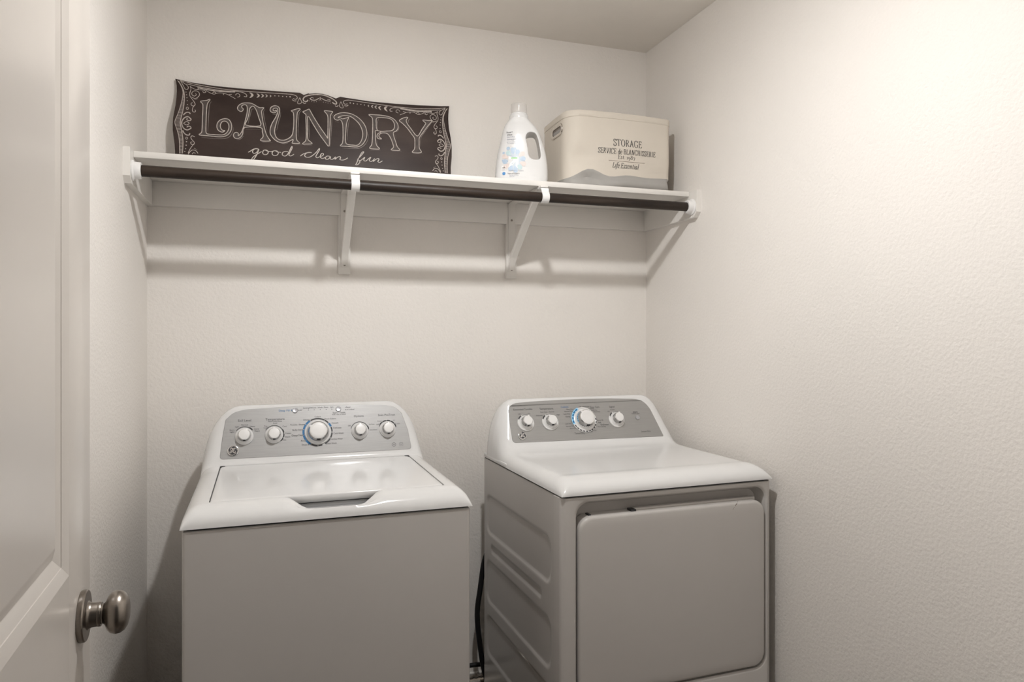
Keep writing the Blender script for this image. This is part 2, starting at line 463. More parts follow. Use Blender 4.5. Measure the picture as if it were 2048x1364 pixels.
def console_fn(P0, ang):
    ca, sa = math.cos(R(ang)), math.sin(R(ang))
    def f(x, t, nrm=0.0):
        return (x, P0[0] + t * ca - nrm * sa, P0[1] + t * sa + nrm * ca)
    return f

def insert_panel(name, outline, cf, material, parent):
    pts = catmull(outline, 1, True) if False else outline
    cx = sum(p[0] for p in pts) / len(pts); cy = sum(p[1] for p in pts) / len(pts)
    def sc(k): 
        return [(p[0] + (cx - p[0]) / max(1e-6, math.hypot(cx - p[0], cy - p[1])) * k, p[1] + (cy - p[1]) / max(1e-6, math.hypot(cx - p[0], cy - p[1])) * k) for p in pts]
    return MB().loft([[cf(x, t, -0.004) for x, t in pts], [cf(x, t, 0.0006) for x, t in pts], [cf(x, t, 0.0014) for x, t in sc(0.0012)]], cap0=False).build(name, material, parent, 20)

def fillet_poly(pts, n=6):
    """polygon of (x, y, radius) with rounded corners"""
    out = []
    m = len(pts)
    for i in range(m):
        p = Vector(pts[i][:2]); a = Vector(pts[i - 1][:2]); b = Vector(pts[(i + 1) % m][:2]); r = pts[i][2]
        if r <= 0: out.append(tuple(p)); continue
        u = (a - p).normalized(); v = (b - p).normalized()
        c = p + u * r; d = p + v * r
        for k in range(n + 1):
            t = k / n
            q = c * (1 - t) ** 2 + p * 2 * t * (1 - t) + d * t * t
            out.append((q.x, q.y))
    return out

def control_knob(parent, cf, x, t, big, base_r, turn=100, dished=False):
    """knob: moulded base, chrome skirt, white cap with a pointer"""
    s = 1.0
    cap_r = 0.0252 if big else 0.0155
    fr = lambda u, v, h: cf(x + u, t + v, h + 0.0014)
    if dished:   # shallow white moulded cup around the knob
        prof = [(0.0, 0.0), (base_r, 0.0), (base_r * 1.0, 0.003), (base_r * 0.95, 0.0045), (base_r * 0.86, 0.0020), (base_r * 0.76, 0.004), (cap_r * 1.25, 0.012), (cap_r * 1.22, 0.0125), (0.0, 0.0125)]
    else:
        prof = [(0.0, 0.0), (base_r, 0.0), (base_r * 0.985, 0.004), (base_r * 0.90, 0.0055), (base_r * 0.88, 0.009), (cap_r * 1.28, 0.0125), (cap_r * 1.26, 0.013), (0.0, 0.013)]
    k = MB().lathe(prof, fr, 40).build('knob', M_KNOBW if dished else M_KNOBB, parent)
    hh = 0.030 if big else 0.026
    MB().lathe([(cap_r * 1.30, 0.0115), (cap_r * 1.31, 0.0128), (cap_r * 1.18, hh * 0.72), (cap_r * 1.10, hh), (cap_r * 1.02, hh + 0.0012), (cap_r * 0.9, hh + 0.0004)], fr, 40).build('chrome_ring', M_CHROME, k)
    MB().lathe([(cap_r * 1.02, hh - 0.001), (cap_r * 1.02, hh + 0.0016), (cap_r * 0.97, hh + 0.0026), (cap_r * 0.7, hh + 0.0032), (0.0, hh + 0.0034)], fr, 40).build('cap', M_KNOBW, k)
    a = R(turn); ca, sa = math.cos(a), math.sin(a)
    w = 0.0035 if big else 0.0024
    mb = MB()
    rings = []
    for rr, h0, h1 in ((cap_r * 0.95, hh - 0.004, hh + 0.0027), (cap_r * 1.24, hh * 0.55, hh + 0.0018)):
        rings.append([fr(rr * ca - sgn * w * sa, rr * sa + sgn * w * ca, h) for sgn, h in ((-1, h0), (1, h0), (1, h1), (-1, h1))])
    mb.loft(rings).build('pointer', M_KNOBW, k)
    # dark window at the low side of the skirt
    mb = MB(); rings = []
    for rr, h in ((cap_r * 1.19, hh * 0.70), (cap_r * 1.125, hh * 0.98)):
        rings.append([fr((rr + 0.0006) * math.cos(R(d)), (rr + 0.0006) * math.sin(R(d)), h) for d in (-102, -96, -90, -84, -78)])
    mb.loft(rings, closed=False, cap0=False, cap1=False).build('marker', M_DARK, k)
    return k

def badge(parent, cf, x, t, r):
    """round chrome badge with a dark script monogram"""
    fr = lambda u, v, h: cf(x + u, t + v, h + 0.0014)
    b = MB().lathe([(0.0, 0.0), (r, 0.0), (r * 1.0, 0.002), (r * 0.93, 0.0042), (r * 0.86, 0.0046), (0.0, 0.0052)], fr, 36).build('badge', M_CHROME, parent)
    mb = MB(); disc(mb, 0, 0, r * 0.84, lambda a, c: fr(a, c, 0.0056), 32)
    mb.build('badge_field', M_PRINT, b, 0)
    mg = MB(); f2 = lambda a, c: fr(a * r * 0.84, c * r * 0.84, 0.0060)
    arc(mg, 0, 0, 0.90, 0, 360, 0.05, f2, 40)
    for q in range(4):      # four curling swirls at the rim
        a0 = 45 + q * 90
        c, s = math.cos(R(a0)), math.sin(R(a0))
        pts = [(0.86 * math.cos(R(a0 - 38)), 0.86 * math.sin(R(a0 - 38))), (0.74 * c + 0.10 * s, 0.74 * s - 0.10 * c), (0.64 * c, 0.64 * s), (0.72 * c - 0.08 * s, 0.72 * s + 0.08 * c)]
        ribbon(mg, catmull(pts, 4), 0.06, f2)
    G = [(-0.08, 0.42), (-0.28, 0.50), (-0.46, 0.30), (-0.40, 0.02), (-0.20, -0.04), (-0.06, 0.16), (-0.10, 0.36), (-0.14, 0.0), (-0.22, -0.38), (-0.42, -0.46), (-0.50, -0.28), (-0.34, -0.14), (-0.10, -0.10)]
    E_ = [(0.40, 0.36), (0.26, 0.50), (0.10, 0.36), (0.18, 0.12), (0.32, 0.08), (0.12, 0.02), (0.02, -0.26), (0.18, -0.46), (0.38, -0.36), (0.48, -0.12)]
    for g in (G, E_): ribbon(mg, catmull(g, 4), 0.11, f2)
    mg.build('monogram', M_CHROME, b, 0)['kind'] = 'stuff'
    return b

TX = ['Soil Level', 'Extra', 'Light', 'Normal', 'Heavy', 'Temperature', 'with Cold Rinse', 'Tap', 'Cold', 'Cool', 'Colors', 'Warm', 'Hot', 'Deep Fill', 'Sensing/Fill', 'Soak', 'Wash', 'Rinse', 'Spin',
      'Start / Pause', 'hold 3 sec to cancel', 'Reset', 'Lid Locked', 'Dark Colors', 'Casuals', 'Delicates', 'Cold Wash', 'Active Wear', 'Speed Wash', 'Drain & Spin', 'DeepClean', 'Bulky Items', 'Towels / Sheets', 'Whites', 'Options',
      'Off', '2nd Rinse', 'Fabric Softener', 'Stain PreTreat', '5 min', '15', '25 min', 'he', 'Extended Tumble', 'On', 'Easy Care', 'High', 'Cottons', 'More Dry', 'Normal Dry', 'Less Dry', 'Damp', 'Timed Dry', 'Dewrinkle', 'Warm Up', 'Fluff',
      '80', '70', '60', '40', '30', '20 min', 'Signal', 'Louder', 'Start', 'hold to start', 'Sensor Dry', 'free+', 'clear', 'laundry', 'detergent', 'dye and perfume free', 'for sensitive skin', 'up&up', '64', 'loads', 'POWERFUL CLEAN', 'hypo', 'allergenic', '100 FL OZ', 'he high efficiency', '$']
glyphs(TX)

# ------------------------------------------------------------------ washing machine
WZ = CZ - 0.444
washer = thing('washing_machine', 'white top-loading washing machine with silver control panel, left of the dryer', 'washing machine', (-0.2021, 1.7415, 0), (0, 0, 0.016))
mb = MB()
ft = lambda i, z: [(x, y, z) for x, y in rrect(0.004 + i, AW - 0.004 - i, 0.004 + i, 0.650 - i, [0.010, 0.02, 0.02, 0.010], 5)]
mb.loft([ft(0.004, 0.035), ft(0, 0.040), ft(0, WZ - 0.0075), ft(0.003, WZ - 0.005)])
mb.build('cabinet', M_ENAMEL_SHADED, washer)
mb = MB(); mb.loft([[(x, y, z) for x, y in rrect(0.012, AW - 0.012, 0.012, 0.64, 0.01, 3)] for z in (WZ - 0.006, WZ + 0.003)])
mb.build('seam_slab', M_DARK, washer)  # dark slab filling the gap under the top cover
for fx_, fy_ in ((0.06, 0.07), (AW - 0.06, 0.07), (0.06, 0.58), (AW - 0.06, 0.58)):
    MB().lathe([(0.0, 0.0), (0.022, 0.0), (0.022, 0.010), (0.010, 0.014), (0.010, 0.040), (0.0, 0.040)], lambda x, y, h: (fx_ + x, fy_ + y, h), 16).build('foot', M_RUBBER, washer)
zd = CZ - 0.400
C0 = (0.562, CZ - 0.386); CA = 68.0
wcf = console_fn(C0, CA)
rows = [(0.0, WZ), (0.0005, WZ + 0.008), (0.003, WZ + 0.017), (0.008, WZ + 0.025), (0.015, WZ + 0.032), (0.024, WZ + 0.0375), (0.034, WZ + 0.041), (0.046, WZ + 0.0432), (0.058, zd - 0.0002), (0.068, zd)]
rows += [(0.10 + 0.0899 * i, zd) for i in range(5)] + [(0.5495, zd), (0.553, zd + 0.001), (0.557, zd + 0.005), (0.560, zd + 0.0095)]
for t in (0.0, 0.03, 0.06, 0.09, 0.12, 0.145, 0.160):
    p = wcf(0, t); rows.append((p[1], p[2]))
tp = wcf(0, 0.160)
rows += [(tp[1] + 0.004, tp[2] + 0.0055), (tp[1] + 0.011, tp[2] + 0.009), (tp[1] + 0.022, tp[2] + 0.010), (tp[1] + 0.036, tp[2] + 0.008), (0.662, tp[2] - 0.004), (0.666, tp[2] - 0.04), (0.667, WZ + 0.10), (0.667, WZ)]
HOLE = (0.0565, 0.6295, 0.068, 0.5495)
top_cover(WZ, rows, 0.042, 0.115, 0.044, 0.215, hole=HOLE, notch=dict(x0=0.226, x1=0.466, ramp=0.062, y0=0.034, y1=0.068, drop=0.0275)).build('top_cover', M_ENAMEL, washer, 50)
# well below the lid
mb = MB()
w0 = lambda i, z: [(x, y, z) for x, y in rrect(HOLE[0] - 0.001 + i, HOLE[1] + 0.001 - i, 0.028 + i, HOLE[3] + 0.002 - i, 0.004, 3)]
mb.loft([w0(0, zd - 0.0325), w0(0.0, zd - 0.034), w0(0.004, zd - 0.036)])
mb.build('lid_well', M_WELL, washer)
mb = MB(); mb.box(HOLE[0] + 0.002, HOLE[1] - 0.002, 0.0745, HOLE[3] - 0.002, zd - 0.0335, zd - 0.0222)
mb.build('tub_rim', M_WELL, washer)
mb = MB(); mb.box(HOLE[0] + 0.002, HOLE[1] - 0.002, 0.0765, HOLE[3] - 0.004, zd - 0.0225, zd - 0.0202)
mb.build('lid_gap_shade', M_DARK, washer)  # dark strip stands in for the shaded gap under the lid
# rear and side walls of the lid opening
mb = MB()
for b in ((HOLE[0] - 0.002, HOLE[0], HOLE[2], HOLE[3]), (HOLE[1], HOLE[1] + 0.002, HOLE[2], HOLE[3]), (HOLE[0], HOLE[1], HOLE[3], HOLE[3] + 0.002)):
    mb.box(*b, zd - 0.034, zd - 0.0004)
mb.build('lid_opening_wall', M_ENAMEL, washer)
# lid
mb = MB()
L0 = lambda i, z: [(x, y, z) for x, y in rrect(HOLE[0] + 0.0018 + i, HOLE[1] - 0.0018 - i, 0.0705 + i, HOLE[3] - 0.0015 - i, [0.012, 0.022, 0.022, 0.012], 6)]
mb.loft([L0(0.004, zd - 0.020), L0(0.0005, zd - 0.017), L0(0.0, zd - 0.003), L0(0.0012, zd - 0.0007), L0(0.004, zd + 0.0004), L0(0.012, zd + 0.0008)])
lid = mb.build('lid', M_ENAMEL, washer, 50)
for hx in (HOLE[0] + 0.008, HOLE[1] - 0.008):
    MB().box(hx - 0.007, hx + 0.007, HOLE[3] - 0.014, HOLE[3] - 0.004, zd - 0.004, zd + 0.0012, 0.001).build('hinge', M_DARK, lid)
# panel
ol = fillet_poly([(0.054, 0.004, 0.012), (0.642, 0.004, 0.012), (0.634, 0.070, 0), (0.617, 0.128, 0.0), (0.597, 0.150, 0.012), (0.560, 0.1585, 0.012), (0.46, 0.1625, 0), (0.3430, 0.1645, 0.0), (0.226, 0.1625, 0), (0.126, 0.1585, 0.012), (0.092, 0.150, 0.012), (0.070, 0.128, 0), (0.061, 0.070, 0)], 5)
insert_panel('control_panel', ol, wcf, M_PANELG, washer)
for kx, kt, big, br, turn in ((0.1243, 0.0720, 0, 0.0268, 62), (0.2115, 0.0720, 0, 0.0268, 92), (0.3440, 0.0745, 1, 0.0400, 150), (0.4761, 0.0725, 0, 0.0268, 92), (0.5666, 0.0733, 0, 0.0268, 92)):
    control_knob(washer, wcf, kx, kt, big, br, turn)
badge(washer, wcf, 0.0925, 0.0285, 0.0172)
for bx, btt in ((0.2757, 0.1495), (0.4110, 0.1495)):
    MB().lathe([(0.0, 0.0), (0.0085, 0.0), (0.0085, 0.0024), (0.0072, 0.0040), (0.0, 0.0034)], lambda u, v, h: wcf(bx + u, btt + v, h + 0.0014), 24).build('button', M_BTN, washer)
pr = MB(); pf = lambda x, t: wcf(x, t, 0.0019)
S1, S2 = 0.0098, 0.0064
for s, x, t, z in (('Soil Level', .1247, .1224, S1 * 1.05), ('Extra', .0885, .0935, S2), ('Light', .0885, .0875, S2), ('Light', .1030, .1035, S2), ('Normal', .1248, .1085, S2), ('Heavy', .1475, .1030, S2), ('Extra', .1600, .0940, S2), ('Heavy', .1615, .0875, S2),
                   ('Temperature', .2147, .1230, S1 * 1.1), ('with Cold Rinse', .2147, .1162, S2), ('Tap', .1868, .1015, S2), ('Cold', .1868, .0960, S2), ('Cold', .2146, .1100, S2), ('Cool', .2432, .0985, S2), ('Colors', .2535, .0758, S2), ('Warm', .2515, .0638, S2), ('Hot', .2425, .0547, S2),
                   ('Sensing/Fill', .3139, .1564, S2), ('Soak', .3348, .1564, S2), ('Wash', .3534, .1566, S2), ('Rinse', .3722, .1568, S2), ('Spin', .3901, .1566, S2), ('Start / Pause', .4123, .1372, S2 * 1.25), ('hold 3 sec to cancel', .4123, .1312, S2 * .85), ('Reset', .4427, .1545, S2), ('Lid Locked', .4476, .1464, S2),
                   ('Colors', .3450, .1262, S2 * 1.1), ('Dark Colors', .3840, .1175, S2 * 1.1), ('Casuals', .3985, .1030, S2 * 1.1), ('Delicates', .4050, .0865, S2 * 1.1), ('Cold Wash', .4085, .0680, S2 * 1.1), ('Active Wear', .4030, .0500, S2 * 1.1), ('Speed Wash', .3838, .0365, S2 * 1.1), ('Whites', .3100, .1165, S2 * 1.1), ('Towels / Sheets', .2825, .1023, S2 * 1.1), ('Bulky Items', .2829, .0852, S2 * 1.1), ('DeepClean', .2826, .0675, S2 * 1.3), ('Rinse', .2990, .0492, S2 * 1.1), ('Drain & Spin', .3120, .0360, S2 * 1.1),
                   ('Options', .4751, .1230, S1), ('Off', .4430, .0915, S2), ('2nd Rinse', .5155, .0935, S2 * .72), ('Fabric Softener', .5205, .0745, S2 * .62), ('Stain PreTreat', .5661, .1230, S1), ('Off', .5345, .0915, S2), ('5 min', .5425, .1027, S2), ('15', .5890, .1030, S2), ('25 min', .6000, .0915, S2), ('he', .5842, .0219, S2)):
    print_text(pr, s, x, t, z, pf)
for x0, x1, t in ((.284, .294, .1497),): ribbon(pr, [(x0, t), (x1, t)], 0.0008, pf)
pr.add([pf(.293, .1512), pf(.297, .1497), pf(.293, .1482)], [(0, 1, 2)])
for x in (.3171, .3347, .3534, .3722, .3901): disc(pr, x, .1494, .0013, pf, 8)
disc(pr, .4335, .1545, .0010, pf, 8); disc(pr, .4335, .1464, .0010, pf, 8)
arc(pr, .5842, .0219, .0062, 0, 360, 0.0009, pf, 24)
ribbon(pr, [(.6030, .0265), (.6140, .0265), (.6140, .0170), (.6030, .0170), (.6030, .0265)], 0.0006, pf)
ribbon(pr, [(.6045, .0220), (.6085, .0195), (.6125, .0235)], 0.0006, pf)
# dial rings
for kx, kt, a0, a1, dk in ((.1243, .0740, 35, 145, 60), (.2115, .0740, -50, 150, 10), (.4761, .0745, 5, 165, 25), (.5666, .0750, 10, 160, 170)):
    arc(pr, kx, kt, 0.0288, a0, a1, 0.0018, pf)
    for i in range(int((a1 - a0) / 28)):
        if i * 28 + a0 < dk: arc(pr, kx, kt, 0.0292, a0 + i * 28 + 4, a0 + i * 28 + 24, 0.0036, pf, 4)
for a0, a1 in ((60, 120), (-62, -30), (-28, -4), (-2, 20), (-118, -92), (-90, -72), (40, 60)):
    arc(pr, .3440, .0755, 0.0442, a0 + 1, a1 - 1, 0.0040, pf)
pr.build('panel_print', M_PRINT2, washer, 0)['kind'] = 'stuff'
pb = MB()
for a0, a1 in ((122, 143), (145, 166), (168, 189), (191, 212), (214, 238), (22, 38)):
    arc(pb, .3440, .0755, 0.0444, a0, a1, 0.0060, pf)
print_text(pb, 'Deep Fill', .2425, .1500, S1 * .95, pf); print_text(pb, '$', .2650, .1503, S1 * .8, pf)
pb.build('blue_panel_print', M_BLUE, washer, 0)['kind'] = 'stuff'

# ------------------------------------------------------------------ dryer
QZ = CZ - 0.433
dryer = thing('clothes_dryer', 'white front-loading dryer with grey control panel, right of the washing machine', 'dryer', (0.7193, 1.7249, 0), (0, 0, 0.0292))
DP = 0.660
mb = MB()
ft = lambda i, z: [(x, y, z) for x, y in rrect(0.012 + i, AW - 0.001 - i, 0.052, DP - i, 0.006, 3)]
mb.loft([ft(0.004, 0.035), ft(0, 0.040), ft(0, QZ - 0.0055), ft(0.002, QZ - 0.004)])
mb.build('cabinet', M_ENAMEL_SHADED, dryer)
for fx_, fy_ in ((0.06, 0.07), (AW - 0.06, 0.07), (0.06, 0.58), (AW - 0.06, 0.58)):
    MB().lathe([(0.0, 0.0), (0.022, 0.0), (0.022, 0.010), (0.010, 0.014), (0.010, 0.040), (0.0, 0.040)], lambda x, y, h: (fx_ + x, fy_ + y, h), 16).build('foot', M_RUBBER, dryer)
# left side panel with pressed recesses
def sd_rr(y, z, y0, y1, z0, z1, r):
    qy = abs(y - (y0 + y1) / 2) - (y1 - y0) / 2 + r; qz = abs(z - (z0 + z1) / 2) - (z1 - z0) / 2 + r
    return math.hypot(max(qy, 0), max(qz, 0)) + min(max(qy, qz), 0) - r
PRESS = [(0.072, 0.640, CZ - 0.695, CZ - 0.556, 0.040), (0.140, 0.585, CZ - 0.752, CZ - 0.722, 0.014), (0.072, 0.640, CZ - 0.932, CZ - 0.780, 0.040), (0.072, 0.640, CZ - 1.115, CZ - 0.972, 0.040)]
def press(y, z):
    d = 0.0
    for i, p in enumerate(PRESS):
        w = 0.010 if i != 1 else 0.0035
        d = max(d, (0.0042 if i != 1 else 0.0032) * (1 - smoothstep(-w, 0.0, sd_rr(y, z, *p))))
    return d
ny_, nz_ = 110, 176
mb = MB(); z0_, z1_ = 0.036, QZ - 0.004
for side in (0,):
    for i in range(nz_ + 1):
        for j in range(ny_ + 1):
            y = 0.0540 + (DP - 0.0540) * j / ny_; z = z0_ + (z1_ - z0_) * i / nz_
            mb.v.append((0.0015 + press(y, z), y, z))
    for i in range(nz_):
        for j in range(ny_):
            a = i * (ny_ + 1) + j
            mb.f.append((a, a + 1, a + ny_ + 2, a + ny_ + 1))
k = len(mb.v)   # turned edges
for (a, b) in (((0.0015, 0.0540), (0.0125, 0.0540)), ((0.0015, DP), (0.0125, DP))):
    kk = len(mb.v)
    mb.v += [(a[0], a[1], z0_), (b[0], b[1], z0_), (b[0], b[1], z1_), (a[0], a[1], z1_)]
    mb.f.append((kk, kk + 1, kk + 2, kk + 3))
mb.build('side_panel', M_ENAMEL_SHADED, dryer, 60)
MB().box(0.004, 0.0118, 0.0490, 0.0548, 0.040, QZ - 0.006).build('seam_shade_strip', M_DARK, dryer)  # dark strip in the joint, shade of the seam put in as colour
# front panel with the recess that takes the door
RX0, RX1, RZ0, RZ1 = 0.0455, 0.6655, CZ - 0.990, CZ - 0.4545
def rr3(x0, x1, z0, z1, r, y, n=8): return [(x, y, z) for x, z in rrect(x0, x1, z0, z1, r, n)]
mb = MB()
e0, e1, eb, et = 0.0, AW, 0.036, QZ - 0.004
mb.loft([rr3(e0, e1, eb, et, 0.002, 0.0505), rr3(e0, e1, eb, et, 0.002, 0.016), rr3(e0 + 0.0012, e1 - 0.0012, eb + 0.0005, et - 0.0004, 0.002, 0.010), rr3(e0 + 0.0048, e1 - 0.0048, eb + 0.001, et - 0.0012, 0.003, 0.0045), rr3(e0 + 0.010, e1 - 0.010, eb + 0.002, et - 0.0026, 0.003, 0.0012), rr3(e0 + 0.017, e1 - 0.015, eb + 0.004, et - 0.005, 0.004, 0.0),
         rr3(RX0 - 0.010, RX1 + 0.006, RZ0 - 0.008, RZ1 + 0.010, 0.045, 0.0), rr3(RX0 - 0.004, RX1 + 0.003, RZ0 - 0.004, RZ1 + 0.004, 0.040, 0.0016), rr3(RX0, RX1, RZ0, RZ1, 0.037, 0.006), rr3(RX0 + 0.001, RX1 - 0.001, RZ0 + 0.001, RZ1 - 0.0015, 0.036, 0.028), rr3(RX0 + 0.006, RX1 - 0.006, RZ0 + 0.006, RZ1 - 0.012, 0.034, 0.043), rr3(RX0 + 0.020, RX1 - 0.020, RZ0 + 0.02, RZ1 - 0.028, 0.03, 0.047)], cap0=False)
mb.build('front_panel', M_ENAMEL_SHADED, dryer, 32)
# door
QX0, QX1, QZ0, QZ1 = 0.0515, 0.6620, CZ - 0.984, CZ - 0.4925
mb = MB()
mb.loft([rr3(QX0 + 0.004, QX1 - 0.004, QZ0 + 0.004, QZ1 - 0.004, 0.036, 0.0445), rr3(QX0, QX1, QZ0, QZ1, 0.040, 0.0440), rr3(QX0, QX1, QZ0, QZ1, 0.040, 0.0065), rr3(QX0 + 0.0012, QX1 - 0.0012, QZ0 + 0.0012, QZ1 - 0.0012, 0.039, 0.0022), rr3(QX0 + 0.0045, QX1 - 0.0045, QZ0 + 0.0045, QZ1 - 0.0045, 0.037, -0.0012), rr3(QX0 + 0.009, QX1 - 0.009, QZ0 + 0.009, QZ1 - 0.009, 0.034, -0.0024), rr3(QX0 + 0.03, QX1 - 0.03, QZ0 + 0.03, QZ1 - 0.03, 0.02, -0.0026)])
ddoor = mb.build('door', M_ENAMEL_SHADED, dryer, 40)
MB().box(0.230, 0.640, 0.018, 0.036, QZ1 - 0.004, QZ1 + 0.0065, 0.002).build('door_liner', M_ENAMEL_SHADED, ddoor)
MB().box(0.216, 0.232, 0.010, 0.034, QZ1 - 0.004, QZ1 + 0.0055, 0.001).build('strike', M_DARK, ddoor)
MB().box(0.086, 0.094, 0.012, 0.034, QZ1 - 0.004, QZ1 + 0.0030, 0.001).build('strike', M_DARK, ddoor)
for zz in (-0.544, -0.728, -0.912):
    MB().lathe([(0.0, 0.0), (0.0034, 0.0), (0.0030, 0.0012), (0.0, 0.0014)], lambda x, y, h: (QX0 - h, 0.022 + x, CZ + zz + y), 10).build('screw', M_SCREW, ddoor)
mb = MB(); sf = lambda x, z: (x, -0.0030, CZ + z)
ribbon(mb, [(0.5535, -0.5035), (0.5560, -0.4990), (0.5610, -0.4920)], 0.0018, sf, taper=True); ribbon(mb, [(0.545, -0.5125), (0.5500, -0.5060)], 0.0008, sf)
ribbon(mb, [(0.5600, -0.4895), (0.5640, -0.4885)], 0.0007, sf)
mb.build('scuff_mark', M_SCUFF, ddoor, 0)['kind'] = 'stuff'
# top
qd = CZ - 0.392
D0 = (0.497, CZ - 0.366); DA = 62.0
dcf = console_fn(D0, DA)
rows = [(-0.004, QZ), (-0.0040, QZ + 0.006), (-0.0015, QZ + 0.014), (0.005, QZ + 0.023), (0.015, QZ + 0.031), (0.028, QZ + 0.0365), (0.042, QZ + 0.0395), (0.056, qd - 0.0005), (0.070, qd)]
rows += [(0.075, qd - 0.0006), (0.10, qd - 0.0012)] + [(0.10 + 0.072 * i, qd - 0.0012) for i in range(1, 5)] + [(0.428, qd - 0.0008), (0.452, qd + 0.001), (0.470, qd + 0.0055), (0.484, qd + 0.0140)]
for t in (-0.006, 0.03, 0.06, 0.09, 0.12, 0.140, 0.148):
    p = dcf(0, t); rows.append((p[1], p[2]))
tp = dcf(0, 0.148)
rows += [(tp[1] + 0.005, tp[2] + 0.005), (tp[1] + 0.012, tp[2] + 0.0075), (tp[1] + 0.024, tp[2] + 0.008), (tp[1] + 0.040, tp[2] + 0.006), (tp[1] + 0.052, tp[2] - 0.002), (tp[1] + 0.058, tp[2] - 0.04), (tp[1] + 0.062, QZ + 0.055), (tp[1] + 0.062, QZ + 0.012), (DP - 0.002, QZ + 0.012), (DP, QZ + 0.010), (DP, QZ)]
top_cover(QZ, rows, 0.045, 0.092, 0.041, 0.205, lean=-0.012).build('top_cover', M_ENAMEL, dryer, 50)
MB().box(-0.0005, 0.024, 0.430, DP, QZ, QZ + 0.0135, 0.003).build('top_lip', M_ENAMEL, dryer)
mb = MB(); mb.loft([[(x, y, z) for x, y in rrect(0.008, AW - 0.008, 0.006, DP - 0.008, 0.008, 3)] for z in (QZ - 0.006, QZ + 0.003)])
mb.build('seam_slab', M_DARK, dryer)  # dark slab between cabinet and top cover
ol = fillet_poly([(0.0475, 0.001, 0.014), (0.628, -0.006, 0.006), (0.612, 0.060, 0.0), (0.602, 0.100, 0), (0.588, 0.128, 0.02), (0.560, 0.1420, 0.02), (0.45, 0.1480, 0), (0.34, 0.1500, 0), (0.23, 0.1490, 0), (0.12, 0.1460, 0), (0.070, 0.1420, 0.016), (0.053, 0.125, 0.014), (0.049, 0.06, 0)], 5)
insert_panel('control_panel', ol, dcf, M_PANELD, dryer)
for kx, kt, big, br, turn in ((0.1060, 0.0690, 0, 0.0300, 75), (0.1960, 0.0680, 0, 0.0300, 125), (0.3260, 0.0700, 1, 0.0470, 130), (0.4530, 0.0660, 0, 0.0300, 80)):
    control_knob(dryer, dcf, kx, kt, big, br, turn, dished=True)
badge(dryer, dcf, 0.0853, 0.0240, 0.0150)
MB().lathe([(0.0, 0.0), (0.0085, 0.0), (0.0085, 0.0030), (0.0075, 0.0044), (0.0, 0.0040)], lambda u, v, h: dcf(0.5393 + u, 0.0690 + v, h + 0.0014), 24).build('button', M_BTN, dryer)
pr = MB(); pf = lambda x, t: dcf(x, t, 0.0019)
for s, x, t, z in (('Extended Tumble', .1046, .1185, S1), ('Off', .0885, .1015, S2), ('On', .1240, .1020, S2), ('Temperature', .1918, .1174, S1), ('Delicates', .1610, .0935, S2), ('Easy Care', .1801, .1055, S2), ('Normal', .2090, .1055, S2), ('High', .2320, .0935, S2),
                   ('More Dry', .2800, .1119, S2), ('Normal Dry', .2735, .1044, S2), ('Less Dry', .2650, .0948, S2 * 1.1), ('Damp', .2670, .0847, S2 * 1.1), ('Less Dry', .2630, .0586, S2), ('Normal Dry', .2680, .0494, S2), ('More Dry', .2780, .0408, S2), ('Timed Dry', .2981, .0215, S1 * .9),
                   ('Off', .3208, .1195, S2), ('Dewrinkle', .3450, .1195, S2), ('Easy Care', .3795, .1165, S1 * .9), ('Damp', .3660, .1110, S2), ('Less Dry', .3740, .1045, S2), ('More Dry', .3830, .0985, S2), ('Warm Up', .3870, .0665, S2), ('Fluff', .3840, .0575, S2), ('Delicates', .4020, .0490, S1 * .9), ('Normal Dry', .3890, .0420, S2),
                   ('80', .3090, .0290, S2), ('60', .3200, .0255, S2), ('40', .3320, .0245, S2), ('30', .3440, .0255, S2), ('20 min', .3560, .0290, S2), ('Signal', .4469, .1150, S1), ('Off', .4290, .0975, S2), ('Louder', .4467, .1040, S2), ('Start', .5365, .0910, S1), ('hold to start', .5365, .0850, S2), ('Sensor Dry', .5589, .0157, S1 * .85)):
    print_text(pr, s, x, t, z, pf)
pf2 = lambda x, t: dcf(x, t, 0.0064)
for kx, kt, a0 in ((.1060, .0690, 120), (.1960, .0680, 125), (.4530, .0660, 120)):
    arc(pr, kx, kt, 0.0282, a0, a0 + 32, 0.0040, pf2, 6)
    arc(pr, kx, kt, 0.0280, 60, a0 - 8, 0.0014, pf2, 8)
pf3 = lambda x, t: dcf(x, t, 0.0063)
for i in range(11): arc(pr, .3260, .0700, 0.0440, 205 + i * 15, 215 + i * 15, 0.0036, pf3, 3)
pr.build('panel_print', M_PRINT2, dryer, 0)['kind'] = 'stuff'
pb = MB()
for i in range(5): arc(pb, .3260, .0700, 0.0440, 118 + i * 16, 130 + i * 16, 0.0050, pf3, 4)
print_text(pb, 'Cottons', .2620, .1212, S1 * .9, pf)
pb.build('blue_panel_print', M_BLUE, dryer, 0)['kind'] = 'stuff'
pc = MB(); arc(pc, .3260, .0700, 0.0446, 112, 200, 0.0088, lambda x, t: dcf(x, t, 0.0061), 24)
pc.build('pale_blue_dial_band', mat('sky_blue_print', (0.35, 0.68, 0.95), 0.5, var=0.05), dryer, 0)

